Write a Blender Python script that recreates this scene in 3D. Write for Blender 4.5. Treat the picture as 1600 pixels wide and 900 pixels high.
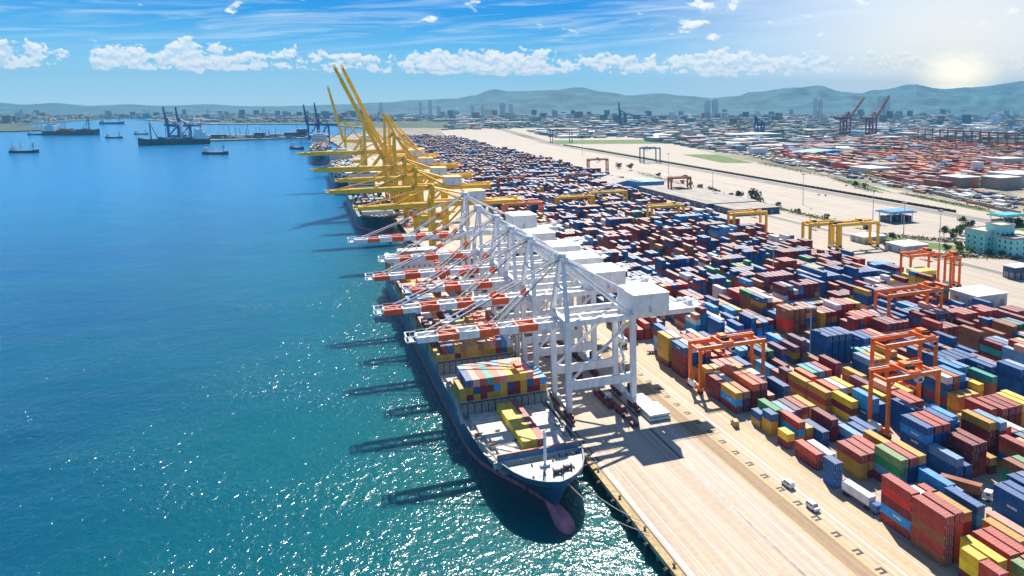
import bpy, bmesh, math, random
from mathutils import Vector, Matrix, noise
from mathutils.bvhtree import BVHTree
PI = math.pi
for o in list(bpy.data.objects): bpy.data.objects.remove(o)
S = bpy.context.scene
COL = S.collection
random.seed(11)

# ------------------------------------------------------------------ camera
CAM_H, YAW, PITCH, FPX = 112.92, .433, .147, 1285.37
cd = bpy.data.cameras.new('camera'); cam = bpy.data.objects.new('camera', cd); COL.objects.link(cam)
cam.location = (0, 0, CAM_H); cam.rotation_euler = (PI/2-PITCH, 0, -YAW)
cd.sensor_width = 36; cd.lens = 36*FPX/1600
cd.shift_x = (800-1074.4)/1600; cd.shift_y = (347.5-450)/1600
cd.clip_start = 1; cd.clip_end = 60000
S.camera = cam
S.view_settings.view_transform = 'Standard'; S.view_settings.look = 'None'
S.view_settings.exposure = 0.95; S.view_settings.gamma = 1
S.cycles.use_denoising = True
S.cycles.max_bounces = 5; S.cycles.diffuse_bounces = 2; S.cycles.glossy_bounces = 2
S.cycles.transmission_bounces = 2; S.cycles.volume_bounces = 0; S.cycles.transparent_max_bounces = 4
S.cycles.caustics_reflective = False; S.cycles.caustics_refractive = False
S.cycles.sample_clamp_indirect = 4

# ------------------------------------------------------------------ sun and sky
SUN_AZ, SUN_EL = .31, math.radians(44)          # azimuth measured from +Y towards +X
sl = bpy.data.lights.new('sun', 'SUN'); sun = bpy.data.objects.new('sun', sl); COL.objects.link(sun)
sl.energy = 4.6; sl.angle = math.radians(.53); sl.color = (1, .93, .82)
sdir = Vector((math.sin(SUN_AZ)*math.cos(SUN_EL), math.cos(SUN_AZ)*math.cos(SUN_EL), math.sin(SUN_EL)))
sun.rotation_euler = sdir.to_track_quat('Z', 'Y').to_euler()

W = bpy.data.worlds.new('World'); S.world = W; W.use_nodes = True
nt = W.node_tree; nt.nodes.clear()
class NB:
    def __init__(s, nt): s.nt = nt
    def n(s, typ, **kw):
        o = s.nt.nodes.new(typ)
        for k, v in kw.items(): setattr(o, k, v)
        return o
    def link(s, a, b): s.nt.links.new(a, b)
    def put(s, sock, v):
        if isinstance(v, bpy.types.NodeSocket): s.link(v, sock)
        else: sock.default_value = v
    def math(s, op, a, b=0., c=0., clamp=False):
        m = s.n('ShaderNodeMath', operation=op, use_clamp=clamp)
        s.put(m.inputs[0], a); s.put(m.inputs[1], b); s.put(m.inputs[2], c)
        return m.outputs[0]
    def mapr(s, v, a, b, c=0., d=1., interp='SMOOTHSTEP'):
        m = s.n('ShaderNodeMapRange', interpolation_type=interp)
        s.put(m.inputs[0], v)
        for i, x in zip((1, 2, 3, 4), (a, b, c, d)): s.put(m.inputs[i], x)
        return m.outputs[0]
    def noise(s, vec, scale, detail=4, rough=.55, dist=0.):
        m = s.n('ShaderNodeTexNoise'); s.put(m.inputs['Vector'], vec)
        m.inputs['Scale'].default_value = scale; m.inputs['Detail'].default_value = detail
        m.inputs['Roughness'].default_value = rough; m.inputs['Distortion'].default_value = dist
        return m.outputs[0]
    def mix(s, f, a, b, blend='MIX'):
        m = s.n('ShaderNodeMix', data_type='RGBA', blend_type=blend)
        s.put(m.inputs[0], f); s.put(m.inputs[6], a); s.put(m.inputs[7], b)
        return m.outputs[2]
    def xyz(s, x, y, z=0.):
        m = s.n('ShaderNodeCombineXYZ'); s.put(m.inputs[0], x); s.put(m.inputs[1], y); s.put(m.inputs[2], z)
        return m.outputs[0]
    def ramp(s, f, stops, interp='LINEAR'):
        m = s.n('ShaderNodeValToRGB'); m.color_ramp.interpolation = interp
        e = m.color_ramp.elements
        while len(e) > 1: e.remove(e[-1])
        e[0].position, e[0].color = stops[0][0], (*stops[0][1], 1)
        for p, c in stops[1:]:
            k = e.new(p); k.color = (*c, 1)
        s.put(m.inputs[0], f)
        return m.outputs[0]
def rgba(c): return (c[0], c[1], c[2], 1.)

b = NB(nt)
sky = b.n('ShaderNodeTexSky', sky_type='NISHITA', sun_disc=False, sun_elevation=SUN_EL, sun_rotation=SUN_AZ, altitude=100, air_density=1.2, dust_density=.6, ozone_density=2.5)
tc = b.n('ShaderNodeTexCoord'); sp = b.n('ShaderNodeSeparateXYZ'); b.link(tc.outputs['Generated'], sp.inputs[0])
dx, dy, dz = sp.outputs
el = b.math('MULTIPLY', b.math('ARCSINE', dz), 180/PI)            # degrees
az = b.math('MULTIPLY', b.math('ARCTAN2', dx, dy), 180/PI)
# saturated tropical sky: blue high up, pale at the horizon
grad = b.ramp(b.math('DIVIDE', el, 45., clamp=True), [(0, (.60, .88, 1.0)), (.03, (.46, .80, .99)), (.07, (.17, .56, .93)), (.12, (.025, .34, .82)), (.17, (.006, .25, .80)), (.3, (.018, .21, .62)), (.6, (.07, .19, .46)), (1, (.09, .18, .40))])
skyc = b.mix(b.mapr(el, 25, 60, 0, .6), grad, b.mix(1., sky.outputs[0], (.06, .07, .09, 1), 'MULTIPLY'))
# white haze of the low sun on the right
GL_AZ, GL_EL = math.degrees(YAW+math.atan((1490-1074.4)/FPX)), .75
da = b.math('SUBTRACT', az, GL_AZ); de = b.math('SUBTRACT', el, GL_EL)
r = b.math('SQRT', b.math('ADD', b.math('POWER', b.math('ABSOLUTE', b.math('MULTIPLY', da, .8)), 2.), b.math('POWER', b.math('ABSOLUTE', de), 2.)))
skyc = b.mix(b.mapr(r, 3, 22, .88, 0.), skyc, (.94, .98, 1., 1))
# cirrus
wv = b.xyz(b.math('ADD', b.math('MULTIPLY', az, .05), b.math('MULTIPLY', el, .10)), b.math('SUBTRACT', b.math('MULTIPLY', el, .75), b.math('MULTIPLY', az, .06)), 3.1)
ci = b.noise(wv, 2.0, 5, .6, .8)
cim = b.math('MULTIPLY', b.mapr(ci, .42, .72), b.math('MULTIPLY', b.mapr(el, 2.2, 4.2), b.mapr(el, 30., 12.)))
skyc = b.mix(b.math('MULTIPLY', cim, .5), skyc, (.80, .93, 1., 1))
# cumulus: a band above the hills with flat bases, more and larger puffs to the right
def cumulus(skyc, sx, sy, seed, lo0, lo1, hi0, hi1, t0, t1, bright, soft=.05):
    v = b.xyz(b.math('MULTIPLY', az, sx), b.math('MULTIPLY', el, sy), seed)
    n1 = b.noise(v, 1., 7, .58, .15)
    v2 = b.xyz(b.math('MULTIPLY', az, sx*.22), b.math('MULTIPLY', el, sy*.12), seed+7)
    n2 = b.noise(v2, 1., 2, .5)
    dens = b.math('ADD', b.math('MULTIPLY', n1, .75), b.math('MULTIPLY_ADD', n2, .65, -.105))
    band = b.math('MULTIPLY', b.mapr(el, lo0, lo1), b.mapr(el, hi1, hi0))
    thr = b.math('SUBTRACT', t0, b.math('MULTIPLY', band, t0-t1))
    d = b.math('SUBTRACT', dens, thr)
    a = b.mapr(d, 0., soft)
    vs = b.xyz(b.math('MULTIPLY', az, sx), b.math('MULTIPLY', b.math('ADD', el, .22), sy), seed)
    n3 = b.noise(vs, 1., 7, .58, .15)
    sh = b.mapr(b.math('SUBTRACT', n3, n1), -.10, .12)
    cc = b.mix(sh, rgba(bright), (.62, .80, .95, 1))
    return b.mix(b.math('MULTIPLY', a, .95), skyc, cc)
skyc = cumulus(skyc, 1.0, 1.3, 4.7, 1.3, 1.9, 2.7, 4.3, .90, .563, (1.06, 1.06, 1.06), .05)
skyc = cumulus(skyc, 1.5, 2.0, 15.3, 1.5, 2.0, 2.6, 3.9, .88, .560, (1.06, 1.06, 1.06), .05)
skyc = cumulus(skyc, .40, .9, 9.1, 2.5, 4.6, 8, 14, .85, .625, (1.06, 1.06, 1.06))
# warm core where the low sun breaks through above the hills
skyc = b.mix(b.mapr(r, 0, 9, .62, 0.), skyc, (1.2, 1.04, .80, 1))
skyc = b.mix(b.mapr(r, 0., 2.9, .95, 0.), skyc, (2.3, 1.9, 1.2, 1))
skyc = b.mix(b.mapr(el, -.5, -3), skyc, (.25, .45, .55, 1))
bg = b.n('ShaderNodeBackground'); b.link(skyc, bg.inputs[0]); bg.inputs[1].default_value = .56
out = b.n('ShaderNodeOutputWorld'); b.link(bg.outputs[0], out.inputs[0])

# ------------------------------------------------------------------ materials
MATS = {}
def mat(name, col, rough=.6, metal=0., var=.25, scale=.35, bump=0., spec=.4, objcol=False, attr=None, dust_glare=0., stretch=(1, 1, 1), plant=False):
    if name in MATS: return MATS[name]
    m = bpy.data.materials.new(name); m.use_nodes = True; MATS[name] = m
    q = NB(m.node_tree); p = m.node_tree.nodes['Principled BSDF']
    tcn = q.n('ShaderNodeTexCoord'); mp = q.n('ShaderNodeMapping'); mp.inputs['Scale'].default_value = stretch
    q.link(tcn.outputs['Object'], mp.inputs[0])
    n1 = q.noise(mp.outputs[0], scale, 5, .65)
    if objcol: base = q.n('ShaderNodeObjectInfo').outputs['Color']
    elif attr: base = q.n('ShaderNodeAttribute', attribute_name=attr).outputs['Color']
    else: base = rgba(col)
    lo = q.mix(1., base, (1-var, 1-var, 1-var*.9, 1), 'MULTIPLY')
    hi = q.mix(1., base, (1+var, 1+var, 1+var*.4, 1), 'MULTIPLY') if plant else q.mix(var*.10, q.mix(1., base, (1+var*.5, 1+var*.5, 1+var*.45, 1), 'MULTIPLY'), (.8, .76, .68, 1))
    c = q.mix(q.mapr(n1, .3, .7), lo, hi)
    if dust_glare:
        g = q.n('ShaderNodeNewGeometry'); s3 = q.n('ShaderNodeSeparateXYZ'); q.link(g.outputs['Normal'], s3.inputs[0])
        c = q.mix(q.math('MULTIPLY', q.mapr(s3.outputs[2], .8, .95), q.mapr(n1, .1, .8, dust_glare*.8, dust_glare*1.1)), c, (.70, .66, .60, 1))  # tops paler: roof dust together with sun glare put into the colour
    q.link(c, p.inputs['Base Color'])
    p.inputs['Roughness'].default_value = rough; p.inputs['Metallic'].default_value = metal
    p.inputs['Specular IOR Level'].default_value = spec
    if bump:
        bn = q.n('ShaderNodeBump'); bn.inputs['Strength'].default_value = .6; bn.inputs['Distance'].default_value = bump
        q.link(q.noise(mp.outputs[0], scale*6, 4, .6), bn.inputs['Height']); q.link(bn.outputs[0], p.inputs['Normal'])
    return m
M_CONT = mat('container_paint', None, .55, objcol=True, var=.18, scale=.5, dust_glare=.17, spec=.22)
M_CONTA = mat('container_paint_far', None, .5, attr='Col', var=.18, scale=.2, dust_glare=.30, spec=.2)
M_CAST = mat('corner_steel', (.72, .70, .68), .5)
M_GEAR = mat('dark_gear', (.05, .05, .055), .6)
M_WHITE = mat('crane_white', (.82, .83, .84), .45, var=.2, scale=.5, stretch=(1, 1, .2))
M_WHITE2 = mat('white_paint', (.78, .78, .77), .5, var=.12)
M_RED = mat('stripe_red', (.85, .10, .012), .45, var=.12)
M_YEL = mat('crane_yellow', (.95, .56, .003), .5, var=.15, scale=.15)
M_RTG = mat('gantry_orange', (.95, .19, .008), .5, var=.15, scale=.4)
M_RTGY = mat('gantry_yellow', (.90, .50, .008), .5, var=.15, scale=.4)
M_RTGR = mat('gantry_rust', (.42, .09, .035), .5, var=.15, scale=.4)
M_BLUEC = mat('crane_blue', (.03, .10, .28), .5)
M_MAROON = mat('bogie_maroon', (.22, .03, .035), .55)
M_RUBBER = mat('rubber', (.02, .02, .02), .8)
M_GLASS = mat('window_glass', (.02, .03, .04), .12, var=.05, spec=.6)
M_BLACK = mat('black_paint', (.015, .015, .015), .7)
M_YLINE = mat('line_yellow', (.62, .42, .10), .7, var=.4, scale=.6)
M_WLINE = mat('line_white', (.74, .70, .64), .7, var=.4, scale=.6)
M_STEEL = mat('rail_steel', (.12, .11, .11), .45, .6)
M_HULL = mat('hull_blue', (.012, .075, .17), .32, var=.35, scale=.12, stretch=(1, 1, .25))
M_HULLD = mat('hull_dark', (.010, .030, .055), .35, var=.35, scale=.12, stretch=(1, 1, .25))
M_BOOT = mat('antifouling_red', (.62, .15, .21), .5, var=.35, scale=.25, stretch=(1, 1, .4))
M_DECK = mat('deck_cream', (.72, .66, .56), .7, var=.3, scale=.5)
M_DECKB = mat('deck_brown', (.30, .24, .19), .7, var=.4, scale=.5)
M_DECKG = mat('deck_green', (.10, .16, .13), .7, var=.3)
M_GREY = mat('grey_steel', (.30, .29, .28), .6, var=.35)
M_LGREY = mat('pale_grey', (.52, .53, .54), .6, var=.2)
M_CONC = mat('pile_concrete', (.24, .22, .19), .8, var=.4, scale=1.)
M_TURQ = mat('turquoise_render', (.26, .72, .67), .7, var=.12, scale=.3)
M_BLUER = mat('blue_roof', (.035, .25, .52), .5, var=.15)
M_TURQR = mat('turquoise_roof', (.06, .42, .44), .5, var=.15)
M_GROOF = mat('grey_roof', (.36, .33, .29), .8, var=.3, scale=.15, stretch=(1, .15, 1))
M_WROOF = mat('pale_roof', (.74, .75, .75), .6, var=.2)
M_CREAM = mat('cream_wall', (.60, .56, .48), .7)
M_TAN = mat('tan_wall', (.36, .25, .19), .7)
M_BRICKO = mat('rust_metal', (.46, .13, .06), .6, var=.3)
M_NAVY = mat('navy_metal', (.02, .06, .17), .5)
M_BARK = mat('bark', (.09, .065, .045), .9)
M_LEAF = mat('leaf_green', (.05, .095, .022), .75, var=.55, scale=.6, plant=True)
M_LEAFY = mat('leaf_olive', (.11, .12, .025), .75, var=.5, scale=.6, plant=True)
M_LEAFD = mat('leaf_dark', (.025, .055, .022), .8, var=.5, scale=.5, plant=True)
M_FARB = mat('far_building', None, .7, attr='Col', var=.12, scale=.02)
M_ROPE = mat('rope', (.62, .58, .48), .9)
M_ORCH = mat('orange_paint', (.75, .17, .03), .5)

def ground_mat():
    m = bpy.data.materials.new('land'); m.use_nodes = True; q = NB(m.node_tree); p = m.node_tree.nodes['Principled BSDF']
    t = q.n('ShaderNodeTexCoord').outputs['Object']
    n1 = q.noise(t, .0028, 6, .6); n2 = q.noise(t, .02, 4, .6); n3 = q.noise(t, .25, 3, .6)
    c = q.ramp(n1, [(.30, (.08, .10, .04)), (.40, (.22, .20, .13)), (.48, (.36, .31, .24)), (.62, (.42, .37, .30)), (.72, (.16, .16, .09))])
    c = q.mix(q.mapr(n2, .35, .65, .0, .55), c, (.06, .09, .035, 1))
    c = q.mix(q.mapr(n3, .3, .7, 0, .25), c, (.5, .45, .38, 1))
    q.link(c, p.inputs['Base Color']); p.inputs['Roughness'].default_value = .95; p.inputs['Specular IOR Level'].default_value = .1
    return m
def pave_mat(name, base, seam, worn, bands=.5, rough=.85, slab=True):
    """concrete or asphalt paving that runs along the quay: lengthwise wheel wear, slab joints, stains"""
    m = bpy.data.materials.new(name); m.use_nodes = True; q = NB(m.node_tree); p = m.node_tree.nodes['Principled BSDF']
    t = q.n('ShaderNodeTexCoord').outputs['Object']
    mp = q.n('ShaderNodeMapping'); mp.inputs['Scale'].default_value = (1, .012, 1); q.link(t, mp.inputs[0])
    n1 = q.noise(mp.outputs[0], .55, 5, .7); n2 = q.noise(t, .05, 5, .6); n3 = q.noise(t, .5, 4, .65)
    c = q.mix(q.mapr(n1, .32, .68, 0, bands), rgba(base), rgba(worn))
    c = q.mix(q.mapr(n2, .4, .75, 0, .45), c, rgba(tuple(x*.72 for x in base)))
    c = q.mix(q.mapr(n3, .35, .75, 0, .25), c, rgba(tuple(min(.9, x*1.2) for x in base)))
    mt_ = q.n('ShaderNodeMapping'); mt_.inputs['Scale'].default_value = (1, .008, 1); mt_.inputs['Location'].default_value = (7, 3, 0); q.link(t, mt_.inputs[0])
    tr_ = q.noise(mt_.outputs[0], 1.5, 2, .5); st_ = q.noise(t, .16, 5, .7)
    c = q.mix(q.mapr(tr_, .60, .68, 0, .40), c, rgba(tuple(x*.45 for x in base)))                 # tyre tracks
    c = q.mix(q.mapr(st_, .60, .72, 0, .38), c, rgba(tuple(x*.40 for x in base)))                 # oil and damp stains
    if slab:
        br = q.n('ShaderNodeTexBrick'); q.link(t, br.inputs['Vector']); br.offset = 0
        br.inputs['Scale'].default_value = 1; br.inputs['Mortar Size'].default_value = .05
        br.inputs['Brick Width'].default_value = 4.1; br.inputs['Row Height'].default_value = 6.0
        br.inputs['Color1'].default_value = (0, 0, 0, 1); br.inputs['Color2'].default_value = (.25, .25, .25, 1); br.inputs['Mortar'].default_value = (1, 1, 1, 1)
        c = q.mix(q.math('MULTIPLY', br.outputs['Fac'], .55), c, rgba(seam))
        c = q.mix(q.math('MULTIPLY', q.n('ShaderNodeSeparateColor').outputs[0], 0.), c, c) if False else c
    q.link(c, p.inputs['Base Color']); p.inputs['Roughness'].default_value = rough; p.inputs['Specular IOR Level'].default_value = .2
    return m
def water_mat():
    m = bpy.data.materials.new('sea_water'); m.use_nodes = True; q = NB(m.node_tree); p = m.node_tree.nodes['Principled BSDF']
    t = q.n('ShaderNodeTexCoord').outputs['Object']
    n0 = q.noise(t, .006, 4, .6); mpb = q.n('ShaderNodeMapping'); mpb.inputs['Scale'].default_value = (.004, .03, 1); q.link(t, mpb.inputs[0])
    n00 = q.noise(mpb.outputs[0], 1., 4, .6)
    c = q.mix(q.mapr(n0, .3, .7), (.000, .050, .130, 1), (.000, .090, .130, 1))
    c = q.mix(q.mapr(n00, .35, .7, 0, .35), c, (.0, .070, .170, 1))
    sx_ = q.n('ShaderNodeSeparateXYZ'); q.link(t, sx_.inputs[0])
    c = q.mix(q.mapr(sx_.outputs[0], -150, 60, 0, .75), c, (.0, .120, .108, 1))            # shallower, greener along the berth
    c = q.mix(q.mapr(sx_.outputs[1], 220, 1500, 0, .95), c, (.0, .19, .46, 1))             # open bay: sky reflection put into the colour, bluer with distance
    q.link(c, p.inputs['Base Color']); p.inputs['Roughness'].default_value = .15; p.inputs['IOR'].default_value = 1.33
    mp = q.n('ShaderNodeMapping'); mp.inputs['Rotation'].default_value = (0, 0, .5); mp.inputs['Scale'].default_value = (1., .62, 1.); q.link(t, mp.inputs[0])
    w1 = q.noise(mp.outputs[0], .43, 3, .55, .6)
    w2 = q.noise(t, 1.1, 2, .5, .3)
    w3 = q.noise(t, .055, 3, .5)
    amp = q.mapr(q.noise(t, .018, 3, .6), .3, .7, .55, 1.15)
    h = q.math('ADD', q.math('MULTIPLY', w1, .95), q.math('ADD', q.math('MULTIPLY', w2, .24), q.math('MULTIPLY', w3, 1.2)))
    p.inputs['Subsurface Weight'].default_value = 1.; p.inputs['Subsurface Radius'].default_value = (.5, 1., 1.); p.inputs['Subsurface Scale'].default_value = 15.
    bn = q.n('ShaderNodeBump'); bn.inputs['Strength'].default_value = 1.; bn.inputs['Distance'].default_value = .60
    q.link(q.math('MULTIPLY', h, amp), bn.inputs['Height']); q.link(bn.outputs[0], p.inputs['Normal'])
    return m
M_LAND = ground_mat()
M_QUAY = pave_mat('quay_concrete', (.58, .485, .395), (.32, .25, .18), (.40, .31, .23), .85)
M_ROAD = pave_mat('road_concrete', (.58, .465, .335), (.35, .25, .14), (.40, .30, .19), .9, slab=False)
M_YARD = pave_mat('yard_paving', (.50, .42, .33), (.3, .25, .2), (.30, .26, .22), .6)
M_APRON = pave_mat('apron_concrete', (.50, .44, .37), (.3, .25, .2), (.34, .29, .24), .9, slab=False)
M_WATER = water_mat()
M_GRASS = mat('grass', (.11, .17, .035), .95, var=.4, scale=.08, plant=True)
M_FARLAND = mat('far_scrub', (.045, .075, .04), .95, var=.6, scale=.006, plant=True)
M_HILL = mat('hazy_forest', (.025, .11, .17), .95, var=.45, scale=.003, plant=True)  # forest tinted blue: distance haze put into the base colour

# ------------------------------------------------------------------ mesh helpers
class MB:
    def __init__(s): s.v = []; s.f = []; s.m = []; s.c = []
    def poly(s, pts, m=0, c=None):
        n = len(s.v); s.v += [tuple(p) for p in pts]; s.f.append(tuple(range(n, n+len(pts)))); s.m.append(m); s.c.append(c)
    def box(s, x0, x1, y0, y1, z0, z1, m=0, top=None, bottom=True, c=None):
        n = len(s.v)
        s.v += [(x0, y0, z0), (x1, y0, z0), (x1, y1, z0), (x0, y1, z0), (x0, y0, z1), (x1, y0, z1), (x1, y1, z1), (x0, y1, z1)]
        fs = [(0, 1, 5, 4), (1, 2, 6, 5), (2, 3, 7, 6), (3, 0, 4, 7), (4, 5, 6, 7)] + ([(3, 2, 1, 0)] if bottom else [])
        for i, f in enumerate(fs):
            s.f.append(tuple(n+k for k in f)); s.m.append(top if (i == 4 and top is not None) else m); s.c.append(c)
    def bar(s, a, b_, w, h=None, m=0, w2=None, h2=None):
        """a box beam from a to b; w across (horizontal), h the other way; tapers to w2,h2"""
        a, b_ = Vector(a), Vector(b_); h = h or w; w2 = w2 or w; h2 = h2 or h
        d = (b_-a).normalized()
        up = Vector((0, 0, 1)) if abs(d.z) < .94 else Vector((0, 1, 0))
        x = d.cross(up).normalized(); y = x.cross(d).normalized()
        n = len(s.v)
        for p, ww, hh in ((a, w, h), (b_, w2, h2)):
            for sx, sy in ((-1, -1), (1, -1), (1, 1), (-1, 1)):
                s.v.append(tuple(p+x*(sx*ww/2)+y*(sy*hh/2)))
        for f in [(0, 1, 5, 4), (1, 2, 6, 5), (2, 3, 7, 6), (3, 0, 4, 7), (3, 2, 1, 0), (4, 5, 6, 7)]:
            s.f.append(tuple(n+k for k in f)); s.m.append(m); s.c.append(None)
    def tube(s, a, b_, r, n=6, m=0, r2=None, caps=True):
        a, b_ = Vector(a), Vector(b_); r2 = r if r2 is None else r2
        d = (b_-a).normalized(); up = Vector((0, 0, 1)) if abs(d.z) < .94 else Vector((0, 1, 0))
        x = d.cross(up).normalized(); y = x.cross(d).normalized(); k = len(s.v)
        for p, rr in ((a, r), (b_, r2)):
            for i in range(n):
                t = 2*PI*i/n; s.v.append(tuple(p+x*math.cos(t)*rr+y*math.sin(t)*rr))
        for i in range(n):
            j = (i+1) % n; s.f.append((k+i, k+j, k+n+j, k+n+i)); s.m.append(m); s.c.append(None)
        if caps:
            s.f.append(tuple(k+i for i in reversed(range(n)))); s.f.append(tuple(k+n+i for i in range(n))); s.m += [m, m]; s.c += [None, None]
    def mesh(s, name, mats, smooth=False):
        me = bpy.data.meshes.new(name); me.from_pydata(s.v, [], s.f)
        for m in (mats if isinstance(mats, (list, tuple)) else [mats]): me.materials.append(m)
        me.polygons.foreach_set('material_index', s.m)
        if smooth: me.polygons.foreach_set('use_smooth', [True]*len(s.f))
        if any(c is not None for c in s.c):
            at = me.attributes.new('Col', 'FLOAT_COLOR', 'FACE'); buf = []
            for c in s.c: buf += [*(c or (.5, .5, .5)), 1.]
            at.data.foreach_set('color', buf)
        me.update(); return me
    def obj(s, name, mats, parent=None, smooth=False):
        o = bpy.data.objects.new(name, s.mesh(name, mats, smooth)); COL.objects.link(o)
        if parent: o.parent = parent
        return o
def tag(o, label=None, cat=None, group=None, kind=None):
    if label: o['label'] = label
    if cat: o['category'] = cat
    if group: o['group'] = group
    if kind: o['kind'] = kind
    return o
def thing(name, label, cat, loc=(0, 0, 0), rz=0., group=None):
    o = bpy.data.objects.new(name, None); COL.objects.link(o); o.location = loc; o.rotation_euler = (0, 0, rz)
    o.empty_display_size = 1
    return tag(o, label, cat, group)
def copy_tree(o, parent=None):
    c = o.copy(); COL.objects.link(c); c.parent = parent
    for ch in o.children: copy_tree(ch, c)
    return c
def sheet(name, x0, x1, y0, y1, z, m, kind='structure', parent=None):
    q = MB(); q.poly([(x0, y0, z), (x1, y0, z), (x1, y1, z), (x0, y1, z)]); o = q.obj(name, m, parent)
    if kind: o['kind'] = kind
    return o
ORD = ['zeroth', 'first', 'second', 'third', 'fourth', 'fifth', 'sixth', 'seventh', 'eighth', 'ninth', 'tenth', 'eleventh', 'twelfth', 'thirteenth', 'fourteenth', 'fifteenth', 'sixteenth', 'seventeenth', 'eighteenth', 'nineteenth', 'twentieth']
def ordn(i): return ORD[i] if i < len(ORD) else 'far'

# ------------------------------------------------------------------ setting: sea, land, hills
WZ = -4.
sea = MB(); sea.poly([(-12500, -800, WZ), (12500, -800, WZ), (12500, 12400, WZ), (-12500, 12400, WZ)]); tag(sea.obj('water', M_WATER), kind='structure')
def land(name, pts, z, m, zb=-6.):
    q = MB(); q.poly([(x, y, z) for x, y in pts])
    n = len(pts)
    for i in range(n):
        (x0, y0), (x1, y1) = pts[i], pts[(i+1) % n]
        q.poly([(x0, y0, zb), (x1, y1, zb), (x1, y1, z), (x0, y0, z)])
    return tag(q.obj(name, m), kind='structure')
land('ground', [(84, -700), (12400, -700), (12400, 12300), (200, 12300), (-900, 6000), (-420, 4700), (60, 4500), (260, 3600), (130, 2960), (-140, 2905), (-330, 2930), (-392, 2800), (-384, 2680), (-84, 2800), (13, 2801), (66, 2500), (84, 2000)], -.03, M_LAND)
land('far_shore', [(-12300, 12200), (-12300, 5200), (-5200, 5300), (-2600, 4900), (-1500, 3850), (-980, 3900), (-860, 4150), (-1250, 4900), (-1150, 6300), (180, 12200)], -.5, M_FARLAND)
q = MB(); q.poly([(1060, 1280, -.012), (2600, 900, -.012), (12300, 1200, -.012), (12300, 12200, -.012), (240, 12200, -.012), (-850, 6050, -.012), (-380, 4780, -.012), (80, 4560, -.012), (290, 3640, -.012), (720, 3500, -.012), (1060, 3320, -.012), (900, 2080, -.012)]); tag(q.obj('plain', M_FARLAND), kind='structure')
sheet('shoal', -1000, -700, 5100, 5150, -3.6, M_LAND)
# hills: ridges seen over the plain, built as long earth bodies
def ridge(name, R, prof, width, seed, base=-3.):
    q = MB(); cols = []
    for u, v in prof:
        a = YAW+math.atan((u-1074.4)/FPX); dep = R
        d = dep/math.cos(a-YAW); z = CAM_H+(157.2-v)*dep/FPX
        cols.append((a, d, max(z, 4)))
    pts = []
    N = 260
    for i in range(N+1):
        t = i/N*(len(cols)-1); k = min(int(t), len(cols)-2); f = t-k
        f2 = f*f*(3-2*f)
        a = cols[k][0]*(1-f)+cols[k+1][0]*f; d = cols[k][1]*(1-f)+cols[k+1][1]*f; z = cols[k][2]*(1-f2)+cols[k+1][2]*f2
        z *= 1+.05*noise.noise((i*.21, seed, 0))+.03*noise.noise((i*.7, seed, 2))
        pts.append((a, d, z))
    rows = []
    for a, d, z in pts:
        row = []
        for j in range(9):
            w = j/8; dd = d-width*(1-w*1.0)
            hgt = z*(w**1.25)
            if 0 < j < 8: hgt *= 1+.25*noise.noise((a*60, w*4, seed))
            row.append((math.sin(a)*dd, math.cos(a)*dd, base if j == 0 else hgt))
        row.append((math.sin(a)*(d+600), math.cos(a)*(d+600), base))
        rows.append(row)
    for i in range(N):
        for j in range(9):
            q.poly([rows[i][j], rows[i+1][j], rows[i+1][j+1], rows[i][j+1]])
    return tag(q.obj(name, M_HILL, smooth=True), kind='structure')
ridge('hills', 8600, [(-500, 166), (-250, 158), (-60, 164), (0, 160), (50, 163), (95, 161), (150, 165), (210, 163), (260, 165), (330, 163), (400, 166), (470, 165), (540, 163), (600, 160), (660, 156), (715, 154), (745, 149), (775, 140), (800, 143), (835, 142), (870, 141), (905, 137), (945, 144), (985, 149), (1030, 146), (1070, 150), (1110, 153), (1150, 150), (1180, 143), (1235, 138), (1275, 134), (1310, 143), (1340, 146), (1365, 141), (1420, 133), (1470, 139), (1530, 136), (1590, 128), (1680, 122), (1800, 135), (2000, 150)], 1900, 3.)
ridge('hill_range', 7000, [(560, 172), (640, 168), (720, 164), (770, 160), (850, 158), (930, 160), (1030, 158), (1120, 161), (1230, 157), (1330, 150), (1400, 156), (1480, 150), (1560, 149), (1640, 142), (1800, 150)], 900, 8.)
# haze
hz = MB(); hz.box(-12900, 12900, -1200, 12700, -8, 460)
hm = bpy.data.materials.new('haze'); hm.use_nodes = True; ht = hm.node_tree; ht.nodes.clear()
pv = ht.nodes.new('ShaderNodeVolumePrincipled'); ho = ht.nodes.new('ShaderNodeOutputMaterial'); ht.links.new(pv.outputs[0], ho.inputs[1])
pv.inputs['Color'].default_value = (.22, .68, 1, 1); pv.inputs['Density'].default_value = 6.5e-5; pv.inputs['Anisotropy'].default_value = -.2
hz_o = tag(hz.obj('haze', hm), kind='stuff')

# ------------------------------------------------------------------ quay and roads
QX = 74.3
q = MB(); q.box(QX, 112.5, -250, 1760, -1.3, 0.); quay = tag(q.obj('quay_deck', M_QUAY), kind='structure')
q = MB(); q.box(QX+7, 112, -250, 1760, -6, -1.31); tag(q.obj('quay_wall', M_CONC), kind='structure')
sheet('quay_road', 112.5, 134.3, -250, 1800, .004, M_ROAD)
road = bpy.data.objects['quay_road']
sheet('worn_strip', 113.7, 118.3, -250, 1800, .0075, pave_mat('worn_asphalt', (.43, .31, .20), (.3, .2, .1), (.28, .19, .12), .9, slab=False))
sheet('container_yard', 134.3, 356, -250, 2650, .0, M_YARD)
sheet('yard_road', 356, 404, -250, 1500, .004, M_APRON)
q = MB(); q.poly([(404, -200, .008), (592, 430, .008), (592, 2300, .008), (700, 3400, .008), (470, 3300, .008), (404, 2650, .008)]); tag(q.obj('truck_apron', M_APRON), kind='structure')
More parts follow.
